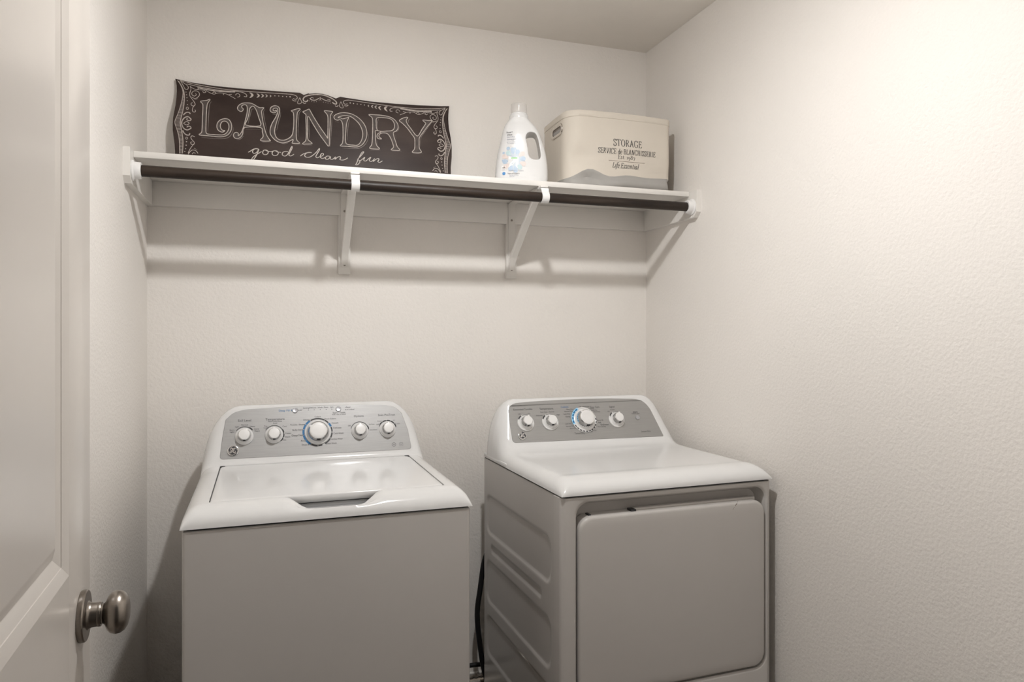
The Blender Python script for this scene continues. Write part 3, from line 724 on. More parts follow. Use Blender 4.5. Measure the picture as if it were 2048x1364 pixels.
# ================================================================== chalkboard sign leaning on the wall
SG = {"outl":[[-0.0,326.7],[3.2,315.4],[5.2,299.0],[6.0,276.9],[4.2,243.6],[0.2,215.7],[-3.2,190.8],[-3.9,171.7]],"outt":[[-0.0,326.7],[48.1,319.6],[119.4,315.7],[192.1,316.0],[266.3,318.6],[341.9,320.9],[390.7,323.2],[403.6,316.5],[419.2,324.2],[422.3,323.1],[443.2,327.4],[466.9,328.1],[488.0,323.7],[511.8,315.8],[526.6,324.1],[549.3,322.3],[630.8,318.1],[714.1,319.1],[799.3,322.5],[886.4,328.5],[919.0,332.1]],"outr":[[919.0,332.1],[914.9,306.8],[912.9,275.6],[913.5,244.8],[918.0,214.5],[921.0,184.2]],"let":{"L":[[77.5,255.3],[83.6,247.0],[84.9,236.1],[84.3,202.8],[83.8,158.7],[81.7,144.8],[74.9,136.4],[103.0,135.9],[131.4,135.3],[150.4,138.2],[162.3,145.7],[170.5,159.0],[173.5,173.1],[171.9,186.9],[165.3,198.8],[155.7,202.0],[144.9,199.4],[135.4,192.9],[129.6,182.6],[128.1,171.4],[131.1,160.6],[138.3,154.4],[146.6,153.3],[152.6,159.1],[145.4,159.8],[140.0,166.5],[138.5,176.6],[142.2,187.2],[148.6,192.3],[157.0,191.5],[163.1,184.6],[165.1,172.3],[161.7,158.1],[153.9,147.6],[143.2,143.0],[126.6,142.2],[102.9,141.9],[96.3,146.2],[95.1,159.8],[95.4,203.9],[96.7,237.4],[99.3,251.6],[105.8,263.5],[103.4,265.2],[96.4,261.0]],"A":[[273.9,254.1],[261.5,252.8],[251.6,256.8],[236.7,265.1],[221.9,266.0],[207.2,263.2],[196.3,255.5],[190.8,245.0],[193.3,236.8],[201.3,232.6],[206.9,236.0],[208.8,242.7],[204.9,246.5],[203.6,252.0],[208.5,256.8],[215.8,258.5],[220.8,252.5],[221.6,239.9],[220.2,225.6],[216.2,205.5],[211.5,182.5],[205.5,162.4],[198.4,149.2],[193.6,145.1],[194.2,152.9],[188.6,156.6],[181.9,153.1],[179.1,144.5],[182.8,136.6],[191.2,134.6],[200.9,140.2],[208.0,152.9],[213.9,176.6],[264.2,180.8],[269.2,165.8],[271.7,149.2],[263.1,135.8],[274.2,133.2],[294.0,135.9],[292.0,140.5],[284.1,153.2],[277.8,172.3],[271.6,199.9],[267.8,225.0],[267.0,242.0]],"Ah":[[238.0,255.9],[229.4,246.4],[227.1,229.2],[222.3,206.1],[217.1,185.4],[263.0,187.2],[257.9,215.5],[251.6,237.5],[245.4,251.0]],"U":[[362.1,252.3],[372.3,257.8],[385.2,263.5],[391.6,261.3],[382.5,248.8],[380.4,228.3],[378.4,193.7],[378.2,159.4],[380.7,145.4],[389.5,136.2],[366.7,134.1],[364.7,136.8],[368.0,148.4],[351.5,138.4],[333.9,132.5],[316.4,136.5],[303.9,146.6],[295.2,159.9],[294.0,176.7],[298.9,197.0],[308.9,218.0],[316.5,235.9],[318.5,249.0],[316.5,256.0],[310.2,256.7],[303.9,253.2],[303.9,247.4],[308.9,246.5],[313.5,249.9],[314.0,244.2],[307.7,239.3],[298.9,240.3],[293.9,246.3],[295.9,256.6],[303.9,263.8],[315.2,265.3],[323.6,258.2],[324.0,243.9],[320.3,227.7],[314.0,204.3],[308.9,181.0],[308.9,164.1],[313.9,150.4],[323.9,142.9],[339.0,142.9],[354.1,151.4],[364.3,163.7],[368.2,181.2],[370.0,204.3],[370.2,233.0],[368.5,247.2]],"N":[[399.8,252.6],[408.8,258.0],[420.5,265.1],[424.4,259.7],[435.8,237.6],[455.0,204.8],[478.1,169.5],[481.9,166.9],[483.4,219.3],[483.0,245.5],[477.1,256.6],[471.4,264.8],[489.8,265.3],[500.4,264.1],[495.0,255.6],[492.2,243.6],[490.4,208.4],[487.4,167.5],[485.9,134.1],[472.6,148.8],[452.1,178.5],[431.7,214.0],[416.4,238.5],[414.7,189.2],[415.7,154.9],[422.1,146.9],[429.7,138.5],[410.5,135.0],[397.7,134.7],[407.5,145.6],[410.7,160.2],[410.9,194.6],[409.9,229.1],[410.0,243.6]],"D":[[525.1,236.8],[515.8,233.8],[506.6,237.2],[503.8,244.8],[508.1,252.6],[521.5,260.8],[537.6,264.6],[559.0,263.9],[577.7,257.0],[593.7,245.4],[606.9,229.0],[614.6,209.0],[615.7,188.5],[611.0,170.4],[599.8,151.7],[586.1,141.7],[570.0,139.1],[546.0,139.3],[523.6,139.0],[530.3,148.3],[533.3,166.0],[533.9,201.0],[532.4,224.3]],"Dh":[[526.6,243.7],[533.2,240.8],[548.0,246.5],[554.7,248.7],[550.5,237.9],[546.2,222.8],[543.0,190.2],[541.7,161.0],[546.2,147.4],[567.5,145.9],[583.6,147.9],[596.0,164.6],[601.4,187.1],[599.1,207.5],[590.1,227.3],[574.8,243.4],[558.8,253.0],[540.1,253.9],[524.0,248.4],[517.3,243.9]],"R":[[624.1,266.4],[646.0,268.2],[673.6,268.7],[698.5,265.3],[715.0,256.5],[725.7,241.1],[726.6,226.1],[719.3,213.4],[709.3,206.5],[711.5,188.8],[716.6,171.4],[721.6,154.0],[730.9,141.4],[714.2,139.1],[699.0,140.1],[707.6,149.7],[706.6,161.5],[698.9,184.6],[688.3,199.9],[671.8,201.6],[660.7,195.8],[657.7,188.1],[661.7,182.5],[667.1,178.6],[654.7,178.3],[650.8,186.5],[654.7,197.6],[665.0,204.5],[655.5,208.6],[646.2,207.7],[645.6,194.3],[646.2,164.8],[649.9,150.4],[659.2,140.1],[640.0,137.8],[623.8,139.3],[630.9,151.7],[634.0,169.6],[636.3,208.2],[637.3,247.0],[633.5,258.5]],"Rh":[[652.6,256.9],[678.9,260.3],[698.3,258.7],[709.2,250.8],[714.4,236.9],[712.0,221.7],[702.6,213.3],[685.8,210.1],[665.1,206.9],[651.5,212.7],[649.4,236.3]],"Y":[[731.8,255.3],[749.0,267.6],[763.3,270.7],[757.2,259.4],[759.6,247.6],[773.1,227.8],[794.8,201.2],[813.0,228.7],[825.2,248.2],[827.7,255.1],[817.2,265.6],[837.4,266.2],[851.8,266.2],[836.6,246.3],[818.4,220.1],[803.2,197.5],[801.1,179.2],[801.1,155.1],[808.2,140.8],[792.5,136.4],[774.2,137.8],[783.1,150.5],[785.3,171.7],[784.6,192.7],[775.2,206.8],[759.0,229.4],[742.7,245.8]]},"shad":[[[110.7,258.5],[104.9,246.7],[103.0,215.8],[101.9,177.0],[101.0,146.6]],[[82.0,128.9],[122.0,128.1],[150.5,130.8],[167.1,139.2],[176.6,156.8],[178.8,173.7]],[[244.2,246.6],[235.6,244.2],[232.0,229.7],[227.2,206.6],[223.6,189.4]],[[277.7,248.8],[272.7,239.8],[274.0,222.8],[277.8,200.6],[284.0,172.9]],[[269.3,128.0],[301.5,130.9]],[[217.6,170.6],[264.2,174.3]],[[188.9,130.2],[200.9,134.1],[210.5,146.2]],[[327.8,245.7],[326.5,228.4],[320.2,204.9],[315.2,176.0]],[[396.7,257.5],[388.2,246.5],[386.2,223.2],[384.2,188.5],[384.1,159.9]],[[371.7,128.9],[395.9,131.1]],[[321.4,132.8],[338.9,130.2],[351.5,134.1]],[[298.9,235.5],[308.9,233.7],[316.5,238.8]],[[420.2,230.2],[419.9,189.8],[421.4,155.5]],[[402.7,130.3],[429.7,132.8]],[[502.9,256.4],[497.4,244.1],[495.6,208.9],[492.4,167.9],[490.1,133.1]],[[558.6,243.2],[552.9,223.5],[549.1,190.8],[547.8,161.5]],[[530.0,132.3],[559.2,132.1],[586.0,135.3],[605.1,147.8],[617.7,168.1],[621.8,192.0]],[[507.8,227.7],[521.0,226.7]],[[626.3,132.2],[661.8,135.3]],[[658.1,255.1],[653.5,236.7],[652.9,212.8]],[[651.8,171.3],[652.7,153.6]],[[703.0,134.5],[736.4,137.5]],[[730.5,232.5],[728.4,220.3],[720.5,209.9]],[[716.6,198.2],[718.3,183.4]],[[775.4,132.5],[813.7,135.3]],[[771.1,266.9],[764.2,257.1],[766.8,249.8]],[[851.6,260.6],[836.3,240.1],[821.1,217.3],[808.3,196.4],[806.2,161.6]]],"script":[[[225.5,89.3],[233.9,95.5],[241.2,101.7],[251.0,104.8],[257.6,103.2],[248.5,103.5],[241.2,99.0],[238.8,91.0],[243.7,86.7],[251.8,91.6],[258.6,103.3],[255.2,91.9],[249.4,77.5],[242.6,65.9],[237.8,61.3],[237.2,68.2],[245.0,78.5],[257.2,87.9],[266.9,95.7]],[[278.0,102.2],[273.1,99.5],[270.4,91.0],[275.6,85.3],[284.2,87.4],[287.9,94.7],[284.2,101.4],[278.0,102.2],[285.4,98.7],[296.5,97.7],[302.7,100.2]],[[311.4,102.4],[304.0,100.3],[300.2,91.6],[305.2,85.0],[315.1,86.5],[320.1,94.7],[316.4,101.4],[311.4,102.4],[316.4,98.6],[328.9,97.7]],[[351.4,101.7],[343.9,103.0],[335.1,98.8],[332.6,90.2],[338.8,85.7],[346.4,88.6],[353.9,100.5],[360.3,116.6],[364.1,122.6],[364.1,115.5],[357.7,100.8],[353.9,90.6],[360.2,87.8],[370.3,94.9]],[[391.0,90.2],[400.0,98.0],[410.2,103.1],[420.5,106.3],[428.1,105.3],[419.2,105.0],[410.2,101.7],[405.0,94.2],[408.8,88.0],[420.3,88.4],[431.9,96.5],[443.6,108.9],[451.5,121.0],[454.1,122.7],[452.7,115.4],[444.8,100.4],[441.6,92.2],[446.0,88.3],[453.8,92.7],[464.2,97.8],[466.8,104.6],[462.2,106.2],[456.9,98.6],[456.8,90.6],[464.0,87.8],[474.5,93.0]],[[488.8,97.1],[479.7,97.7],[473.2,91.5],[474.9,85.9],[482.2,86.5],[490.6,96.4],[489.0,89.1],[495.2,86.5],[503.1,92.6],[507.1,97.2],[504.9,87.8],[513.7,96.3],[521.6,99.3],[524.2,95.8],[521.4,88.7],[529.3,87.0],[538.6,89.8],[548.5,97.0]],[[581.1,93.4],[596.2,112.1],[603.2,122.3],[601.3,124.4],[595.0,117.8],[585.2,98.0],[578.2,80.1],[574.6,73.5],[582.1,75.2],[589.7,85.4],[586.4,89.5],[593.1,91.5],[606.8,104.2],[602.5,93.7],[609.2,89.9],[620.2,100.4],[627.6,106.0],[621.6,93.8],[628.0,90.0],[636.3,96.5],[640.5,102.7],[635.3,90.6],[645.9,100.2],[654.1,103.3],[655.4,99.3],[651.4,91.9],[657.8,89.3],[667.5,95.6]]],"orn":[[1,[[14.0,322.4],[31.6,319.0],[71.8,312.7],[143.6,307.3],[216.7,307.5],[291.3,310.6],[352.1,313.4],[367.5,313.2],[379.0,309.3],[382.1,302.4],[376.4,296.5],[368.2,299.3]]],[1,[[34.1,312.3],[71.9,306.5],[107.6,303.0],[143.7,301.1],[180.0,303.2],[204.5,302.6],[218.0,295.7],[218.6,287.8],[210.7,288.3]]],[1.6,[[67.2,303.2],[95.8,299.3],[124.5,297.7],[155.8,298.6],[182.5,301.2]]],[0.8,[[44.8,305.2],[53.1,299.2],[63.8,295.5],[70.1,298.5],[67.2,302.3]]],[0.8,[[63.8,295.5],[79.2,296.2],[89.2,295.2],[92.8,290.0],[86.9,287.3],[82.8,291.6]]],[0.8,[[93.4,296.2],[105.5,288.7],[117.9,285.4],[123.8,290.3],[117.3,293.5],[113.1,288.2]]],[0.8,[[123.9,288.6],[136.5,292.4],[155.9,290.4],[172.9,282.5],[183.9,276.7]]],[0.8,[[148.7,286.7],[146.2,288.4],[149.8,291.7]]],[0.8,[[163.1,289.8],[172.8,291.5]]],[0.8,[[183.8,289.4],[188.6,295.7],[196.0,294.2],[197.3,286.7],[190.0,283.0]]],[0.9,[[16.4,319.9],[31.8,310.6],[39.5,301.8],[37.3,293.2],[30.3,293.7],[24.9,304.2],[16.4,319.9]]],[0.9,[[44.8,305.2],[47.8,295.8],[44.6,281.5],[45.2,270.5],[52.0,260.1],[58.8,249.8],[61.3,241.8],[57.1,236.6],[50.1,238.6],[49.5,245.4],[54.1,247.9]]],[0.9,[[60.1,239.4],[54.4,229.9],[53.5,218.8],[58.9,214.7],[63.1,219.3],[60.4,223.7]]],[0.9,[[50.2,267.7],[60.9,263.4],[71.3,272.1],[73.7,282.1],[67.5,289.8],[58.0,290.1],[51.3,283.7],[51.5,275.4],[58.4,271.7],[64.2,276.8],[61.7,281.3]]],[0.9,[[7.1,321.5],[17.9,303.3],[24.2,281.9],[22.4,256.7],[17.2,228.6],[9.7,200.4],[2.3,175.0],[8.5,151.2],[14.8,127.4],[17.7,100.7],[18.9,67.2]]],[1.1,[[10.6,319.1],[24.0,293.0],[28.4,271.3],[28.4,246.4],[25.5,218.5],[21.4,196.1],[18.4,174.0],[22.4,149.9],[26.3,125.8],[28.0,101.6],[27.1,67.9]]],[1.5,[[27.1,200.8],[31.6,207.6],[38.5,212.2],[46.2,211.1]]],[1.5,[[46.2,211.1],[46.7,207.0]]],[1.6,[[50.6,188.2],[41.1,196.8],[29.6,191.0],[22.3,174.4],[28.0,156.4],[39.7,150.2],[51.1,158.2]]],[1.2,[[50.6,188.2],[47.2,183.8],[39.5,184.3],[37.1,188.2],[40.0,191.2]]],[1.2,[[51.1,158.2],[48.0,163.3],[40.6,163.1],[38.4,159.1]]],[0.9,[[27.7,172.2],[36.8,179.4],[45.0,173.9],[37.0,167.7],[27.7,172.2]]],[1.5,[[25.9,147.5],[30.2,139.2],[37.7,132.9],[46.0,133.7],[46.9,140.0]]],[0.9,[[62.2,128.7],[54.0,131.2],[50.6,125.4],[54.2,117.6],[61.4,108.8],[59.2,101.2],[52.7,102.0],[50.5,108.6],[55.5,110.1]]],[0.9,[[60.5,104.6],[50.2,87.4],[43.6,70.7]]],[0.9,[[43.7,66.6],[53.8,81.0],[65.4,81.2],[73.0,71.9]]],[0.9,[[55.2,67.6],[59.7,73.4],[65.5,71.2]]],[0.8,[[390.6,304.8],[396.1,288.0],[388.6,281.3],[382.7,285.0],[390.6,304.8]]],[1.1,[[365.3,294.6],[371.2,290.4],[378.9,291.2]]],[1.1,[[399.5,289.8],[404.6,284.6],[410.6,287.3]]],[0.8,[[41.7,226.6],[41.0,224.1],[39.3,222.4],[37.2,222.2],[35.4,223.5],[34.7,225.8],[35.3,228.3],[37.0,230.0],[39.2,230.3],[40.9,229.0],[41.7,226.6]]],[0.8,[[41.4,121.8],[40.9,119.7],[39.4,118.3],[37.6,118.1],[36.0,119.2],[35.4,121.3],[36.0,123.4],[37.4,124.8],[39.3,125.0],[40.8,123.8],[41.4,121.8]]]],"dots":[[[33.1,282.9],[34.7,283.1]],[[34.9,273.4],[36.8,273.6]],[[36.3,263.3],[38.1,263.5]],[[37.6,252.9],[39.3,253.1]],[[38.4,239.2],[40.2,239.4]],[[38.2,109.3],[40.3,109.5]],[[37.3,97.1],[39.4,97.3]],[[35.9,84.8],[37.8,85.0]],[[33.8,75.2],[35.7,75.4]],[[309.0,301.7],[311.0,302.0]],[[321.6,302.6],[323.6,302.9]],[[334.3,302.6],[336.3,302.9]],[[347.0,303.2],[349.3,303.5]],[[358.5,304.0],[361.3,304.3]],[[60.9,259.8],[62.1,259.9]],[[64.4,261.6],[65.6,261.7]],[[67.9,263.4],[69.1,263.5]],[[61.7,88.5],[62.9,88.6]],[[65.3,86.6],[66.4,86.7]],[[68.8,84.8],[69.9,84.9]]],"cres":[[[226.9,304.2],[234.5,304.1],[241.2,296.1],[234.6,287.6],[227.9,284.9],[232.0,292.1],[232.8,298.1]],[[249.8,302.9],[255.7,302.8],[260.9,296.7],[255.7,290.1],[250.5,288.1],[253.8,293.6],[254.4,298.2]],[[264.3,303.4],[269.5,303.4],[274.1,297.9],[269.5,292.1],[264.9,290.3],[267.8,295.2],[268.3,299.3]],[[278.0,303.3],[282.3,303.2],[286.1,298.8],[282.3,294.0],[278.5,292.4],[280.8,296.5],[281.3,299.9]],[[291.9,302.9],[295.1,302.9],[297.9,299.6],[295.1,296.0],[292.3,294.9],[294.0,297.9],[294.4,300.4]]],"ctr":[[1.8,[[416.9,299.1],[413.8,293.5],[404.4,293.3],[401.9,301.7],[409.2,311.3],[424.9,318.2],[443.2,322.4],[464.2,323.6],[482.6,319.9],[501.1,312.2],[513.1,301.8],[512.0,294.3],[503.5,295.7],[499.6,300.2]]],[1.3,[[423.5,306.3],[429.9,300.6],[443.0,301.5],[454.1,309.8]]],[1.3,[[462.7,310.8],[471.9,305.4],[483.7,302.9],[492.5,303.0]]],[1.2,[[458.3,314.7],[458.2,303.8]]],[0.8,[[424.8,304.9],[430.0,309.4],[436.5,307.8]]],[0.8,[[492.5,303.0],[490.4,308.7],[482.5,308.6]]]],"cdots":[[[422.1,295.9],[423.4,296.0]],[[429.9,294.4],[431.2,294.6]],[[437.7,294.1],[439.0,294.3]],[[445.5,295.6],[446.8,295.7]],[[454.8,301.6],[456.1,301.8]],[[461.3,302.4],[462.6,302.5]],[[469.2,296.8],[470.5,297.0]],[[477.0,295.6],[478.4,295.8]],[[484.9,295.1],[486.3,295.2]],[[492.9,295.7],[494.2,295.8]]]}
SANG = math.atan2(0.324, 0.062)
sign = thing('chalkboard_sign', 'dark brown chalkboard-style sign reading LAUNDRY good clean fun, leaning on the wall', 'sign', (-0.3067, 2.478, ZS + 0.0016), (SANG, 0, 0))
mm = lambda l: [(p[0] / 1000, p[1] / 1000) for p in l]
top = mm(SG['outt']); right = mm(SG['outr']); left = mm(SG['outl'])
SW = top[-1][0]; SM = 0.1672                       # width, mid height
half_l = [(x, y) for x, y in left]; half_r = [(x, y) for x, y in right]
sym_side = []                                      # left edge, averaged with the mirrored right edge
for i in range(9):
    t = i / 8
    def at(l, t):
        k = t * (len(l) - 1); a = int(min(k, len(l) - 2)); q = k - a
        return (l[a][0] + (l[a + 1][0] - l[a][0]) * q, l[a][1] + (l[a + 1][1] - l[a][1]) * q)
    sym_side.append((at(half_l, t), at(half_r, t)))
outline = []
outline += top                                                            # left tip -> right tip
rs = [b for a, b in sym_side]; rs[-1] = (rs[-1][0], SM)
outline += rs[1:]
outline += [(x, 2 * SM - y) for x, y in reversed(rs[:-1])]
outline += [(x, max(0.0, 2 * SM - y)) for x, y in reversed(top[:-1])]
ls = [a for a, b in sym_side]; ls[-1] = (ls[-1][0], SM)
outline += [(x, 2 * SM - y) for x, y in ls[1:]]
outline += [(x, y) for x, y in reversed(ls[1:-1])]
outline = [p for i, p in enumerate(outline) if math.hypot(p[0] - outline[i - 1][0], p[1] - outline[i - 1][1]) > 0.0006]
MB().loft([[(x, y, -0.008) for x, y in outline], [(x, y, -0.0004) for x, y in outline]], cap1=False).build('board_edge', M_BEDGE, sign, 0)
MB().add([(x, y, 0) for x, y in outline] + [(x, y, -0.0004) for x, y in outline], [tuple(range(len(outline)))] + [(i, (i + 1) % len(outline), len(outline) + (i + 1) % len(outline), len(outline) + i) for i in range(len(outline))]).build('board', M_BOARD, sign, 0)
e1 = lambda x, y: (x, y, 0.0003)
e2 = lambda x, y: (x, y, 0.0006)
LW = 0.0026
def tri_fill(mb, pts, holes, fn):
    bm = bmesh.new(); edges = []
    for loop in [pts] + holes:
        vs = [bm.verts.new((x, y, 0)) for x, y in loop]
        for i in range(len(vs)): edges.append(bm.edges.new((vs[i], vs[(i + 1) % len(vs)])))
    bmesh.ops.triangle_fill(bm, use_beauty=True, use_dissolve=False, edges=edges)
    bm.verts.index_update()
    mb.add([fn(v.co.x, v.co.y) for v in bm.verts], [[v.index for v in f.verts] for f in bm.faces])
    bm.free()
SHADOW_OF = {'L': (0, 2), 'A': (2, 7), 'U': (7, 12), 'N': (12, 15), 'D': (15, 18), 'R': (18, 24), 'Y': (24, 27)}
M_FAINT = mat('chalk_faint', (0.27, 0.235, 0.215), 0.8, var=0.35, vscale=90)
for k, v in SG['let'].items():
    if len(k) > 1: continue
    pts = mm(v); inner = [mm(SG['let'][k + 'h'])] if k + 'h' in SG['let'] else []
    lines = MB(); fills = MB(); sh = MB()
    for l in [pts] + inner: ribbon(lines, catmull(l, 3, True), LW, e2, closed=True)
    tri_fill(fills, pts, inner, e1)
    lt = lines.build('letter', M_CHALK, sign, 0)
    fills.build('letter_fill', M_CHALKF, lt, 0)
    for l in SG['shad'][SHADOW_OF[k][0]:SHADOW_OF[k][1]]: ribbon(sh, catmull(mm(l), 3), LW * 0.75, e1, taper=True)
    sh.build('letter_shadow', M_FAINT, lt, 0)['kind'] = 'stuff'
M_BRIGHT = mat('chalk_bright', (0.66, 0.61, 0.56), 0.8, var=0.2, vscale=90)
for i0, i1 in ((0, 4), (4, 6), (6, 7)):
    sc = MB()
    for l in SG['script'][i0:i1]: ribbon(sc, catmull(mm(l), 4), lambda dx, dy: LW * (0.75 + 0.35 * abs(dy)), e2)
    sc.build('script_word', M_BRIGHT, sign, 0)
orn = MB()
mir = lambda l: [(SW - x, y + 0.0005) for x, y in l]
def flip(l): return [(x, 2 * SM - y) for x, y in l]
for w, l in SG['orn']:
    l = mm(l)
    for q in (l, mir(l)): ribbon(orn, catmull(q, 4), LW * 0.85 * w, e2)
for l in SG['dots']:
    (x, y), (x2, y2) = mm(l); r = abs(x2 - x) * 0.9
    for q in (x, SW - x): disc(orn, q, y, r, e2, 10)
for l in SG['cres']:
    l = mm(l)
    for q in (l, mir(l)): tri_fill(orn, catmull(q, 2, True), [], e2)
for w, l in SG['ctr']: ribbon(orn, catmull(mm(l), 4), LW * 0.85 * w, e2)
for l in SG['cdots']:
    (x, y), (x2, y2) = mm(l); disc(orn, x, y, 0.0011, e2, 8)
# hatching of the side bands
bo = mm(SG['orn'][14][1]); bi = mm(SG['orn'][15][1])
def xat(l, y):
    for a, b in zip(l, l[1:]):
        if min(a[1], b[1]) <= y <= max(a[1], b[1]) and abs(a[1] - b[1]) > 1e-9:
            return a[0] + (b[0] - a[0]) * (y - a[1]) / (b[1] - a[1])
    return None
y = 0.036
while y < 0.300:
    a, b = xat(bo, y), xat(bi, y)
    if a is not None and b is not None and b - a > 0.002:
        for q in ([(a, y), (b, y)], [(SW - a, y), (SW - b, y)]): ribbon(orn, q, 0.0012, e1)
    y += 0.0042
# lower border, the mirror image of the upper one (behind the shelf edge)
ribbon(orn, catmull(flip(mm(SG['orn'][0][1])), 3), LW, e2); ribbon(orn, catmull(flip(mir(mm(SG['orn'][0][1]))), 3), LW, e2)
orn.build('border_ornament', mat('chalk_border', (0.58, 0.515, 0.47), 0.8, var=0.3, vscale=90), sign, 0)['kind'] = 'stuff'

# ================================================================== detergent bottle
jug = thing('detergent_bottle', 'white laundry detergent jug with clear cap and pale blue flower label', 'bottle', (0.86, 2.318, ZS), (0, 0, R(-15)))
JP = [(0.000, -0.127, 0.041, 0.040), (0.004, -0.132, 0.046, 0.045), (0.014, -0.1335, 0.049, 0.047), (0.024, -0.1338, 0.0495, 0.0475), (0.0262, -0.1342, 0.0508, 0.0480), (0.05, -0.1335, 0.0511, 0.0485), (0.078, -0.1305, 0.0494, 0.0485), (0.113, -0.1255, 0.0448, 0.0480), (0.135, -0.1205, 0.0398, 0.0470), (0.156, -0.1155, 0.0330, 0.0455), (0.176, -0.1110, 0.0262, 0.0435), (0.196, -0.1062, 0.0172, 0.0405), (0.2100, -0.1015, 0.0080, 0.0375), (0.220, -0.0955, -0.0020, 0.0345), (0.2290, -0.0890, -0.0115, 0.0335), (0.2350, -0.0845, -0.0160, 0.0325), (0.2385, -0.0825, -0.0180, 0.0320)]
def jag(z):
    for a, b in zip(JP, JP[1:]):
        if a[0] <= z <= b[0]:
            t = (z - a[0]) / (b[0] - a[0])
            return tuple(a[i] + (b[i] - a[i]) * t for i in range(4))
    return JP[-1]
def jring(z, n=56, e=2.5):
    _, l, r, d = jag(z); cx = (l + r) / 2; hw = (r - l) / 2
    return [(cx + hw * math.copysign(abs(math.cos(a)) ** (2 / e), math.cos(a)), d * math.copysign(abs(math.sin(a)) ** (2 / e), math.sin(a)), z) for a in [2 * math.pi * i / n for i in range(n)]]
zs_ = []
for a, b in zip(JP, JP[1:]):
    zs_ += [a[0], (a[0] + b[0]) / 2]
zs_.append(JP[-1][0])
body = MB().loft([jring(z) for z in zs_]).build('body_tmp', M_JUG, None)
hole = [(-0.0085, .1837), (.0042, .1812), (.0112, .1700), (.0170, .1475), (.0215, .120), (.0232, .1040), (.0200, .0930), (.0110, .0885), (.0002, .0878), (-.0110, .0910), (-.0190, .1020), (-.0235, .1293), (-.0290, .1600), (-.0270, .1740), (-.0200, .1815)]
hole = catmull(hole, 3, True)
cut = MB().loft([[(x, -0.08, z) for x, z in hole], [(x, 0.08, z) for x, z in hole]]).build('cut_tmp', M_JUG, None)
m1 = body.modifiers.new('b', 'BOOLEAN'); m1.object = cut; m1.operation = 'DIFFERENCE'; m1.solver = 'EXACT'
m2 = body.modifiers.new('r', 'REMESH'); m2.mode = 'VOXEL'; m2.voxel_size = 0.0024
m3 = body.modifiers.new('s', 'SMOOTH'); m3.iterations = 3; m3.factor = 0.5
bpy.context.view_layer.update()
dg = bpy.context.evaluated_depsgraph_get()
jm = bpy.data.meshes.new_from_object(body.evaluated_get(dg))
jm.name = 'jug_body'
bpy.data.objects.remove(body); bpy.data.objects.remove(cut)
jm.polygons.foreach_set('use_smooth', [True] * len(jm.polygons))
zmin = min(v.co.z for v in jm.vertices)
for v in jm.vertices: v.co.z -= zmin
jm.materials.clear(); jm.materials.append(M_JUG)
jb = bpy.data.objects.new('jug_body', jm); COL.objects.link(jb); jb.parent = jug
JX = -0.0503
jc = lambda x, y, h: (JX + x, y, h)
MB().lathe([(0.0, 0.234), (0.0322, 0.234), (0.0328, 0.237), (0.0325, 0.2480), (0.0312, 0.2500), (0.0300, 0.2505), (0.0298, 0.2545), (0.0286, 0.2555), (0.0, 0.2555)], jc, 40).build('collar', M_JUG, jug)
MB().lathe([(0.0286, 0.2535), (0.0290, 0.2545), (0.0275, 0.2880), (0.0262, 0.2895), (0.0, 0.2895), (0.0, 0.2885), (0.0255, 0.2883), (0.0268, 0.2870), (0.0282, 0.2540)], jc, 40).build('cap', M_CLEAR, jug)
MB().lathe([(0.0, 0.2555), (0.0150, 0.2555), (0.0140, 0.2620), (0.0120, 0.2630), (0.0, 0.2630)], jc, 24).build('spout', M_JUG, jug)
def jf(off):
    def f(x, z, e=2.5):
        _, l, r, d = jag(max(z, 0.001)); cx = (l + r) / 2; hw = (r - l) / 2
        u = min(0.999, abs((x - cx) / hw))
        return (x, -d * (1 - u ** e) ** (1 / e) - off, z)
    return f
J1, J2, J3 = jf(0.0006), jf(0.0010), jf(0.0014)
def petal(mb, cx, cz, ang, r0, r1, w, fn):
    a = R(ang); ca, sa = math.cos(a), math.sin(a)
    pts = [(r0, 0), (r0 + (r1 - r0) * .35, w * .75), (r0 + (r1 - r0) * .7, w), (r1 - (r1 - r0) * .08, w * .6), (r1, 0)]
    pts += [(x, -y) for x, y in reversed(pts[1:-1])]
    k = len(mb.v); mb.v.append(fn(cx + (r0 + r1) / 2 * ca, cz + (r0 + r1) / 2 * sa))
    pp = catmull(pts, 2, True)
    mb.v += [fn(cx + x * ca - y * sa, cz + x * sa + y * ca) for x, y in pp]
    for i in range(len(pp)): mb.f.append((k, k + 1 + i, k + 1 + (i + 1) % len(pp)))
FX, FZ = -0.0700, 0.0840
mb = MB(); disc(mb, FX, FZ, 0.0325, J1, 40)
mb.v.append(J1(FX, FZ)); mb.f = [(len(mb.v) - 1, i, (i + 1) % 40) for i in range(40)]
mb.build('label_field', mat('label_field_blue', (0.60, 0.67, 0.74), 0.4, var=0.08, vscale=70), jug, 0)
for i, an in enumerate(range(0, 360, 30)):
    mb = MB(); petal(mb, FX, FZ, an + 8, 0.020, 0.044 if i % 2 else 0.040, 0.0080, J2)
    mb.build('label_petal', (M_PALEB, M_PALEP, M_PALEB, M_PALEB, M_PALEC, M_PALEP)[i % 6], jug, 0)
for cx, cz, r in ((-0.0899, .1245, .0062), (-0.0657, .1240, .0045), (-.1055, .1100, .0040), (-.1085, .0840, .0030)):
    mb = MB(); disc(mb, cx, cz, r, J2, 14); mb.build('label_dot', M_PALEB, jug, 0)
aw = MB()
k = [(-.0890, .0955), (-.0546, .0955), (-.0546, .0560), (-.0645, .0560), (-.0645, .0780), (-.0855, .0555), (-.0935, .0630), (-.0720, .0855), (-.0890, .0855)]
tri_fill(aw, k, [], J2)
aw.build('label_arrow', M_PWHITE, jug, 0)
aw = MB()
b_ = [(-.1120, .0655), (-.0985, .0655), (-.0985, .0500), (-.1120, .0500)]
tri_fill(aw, b_, [], J2)
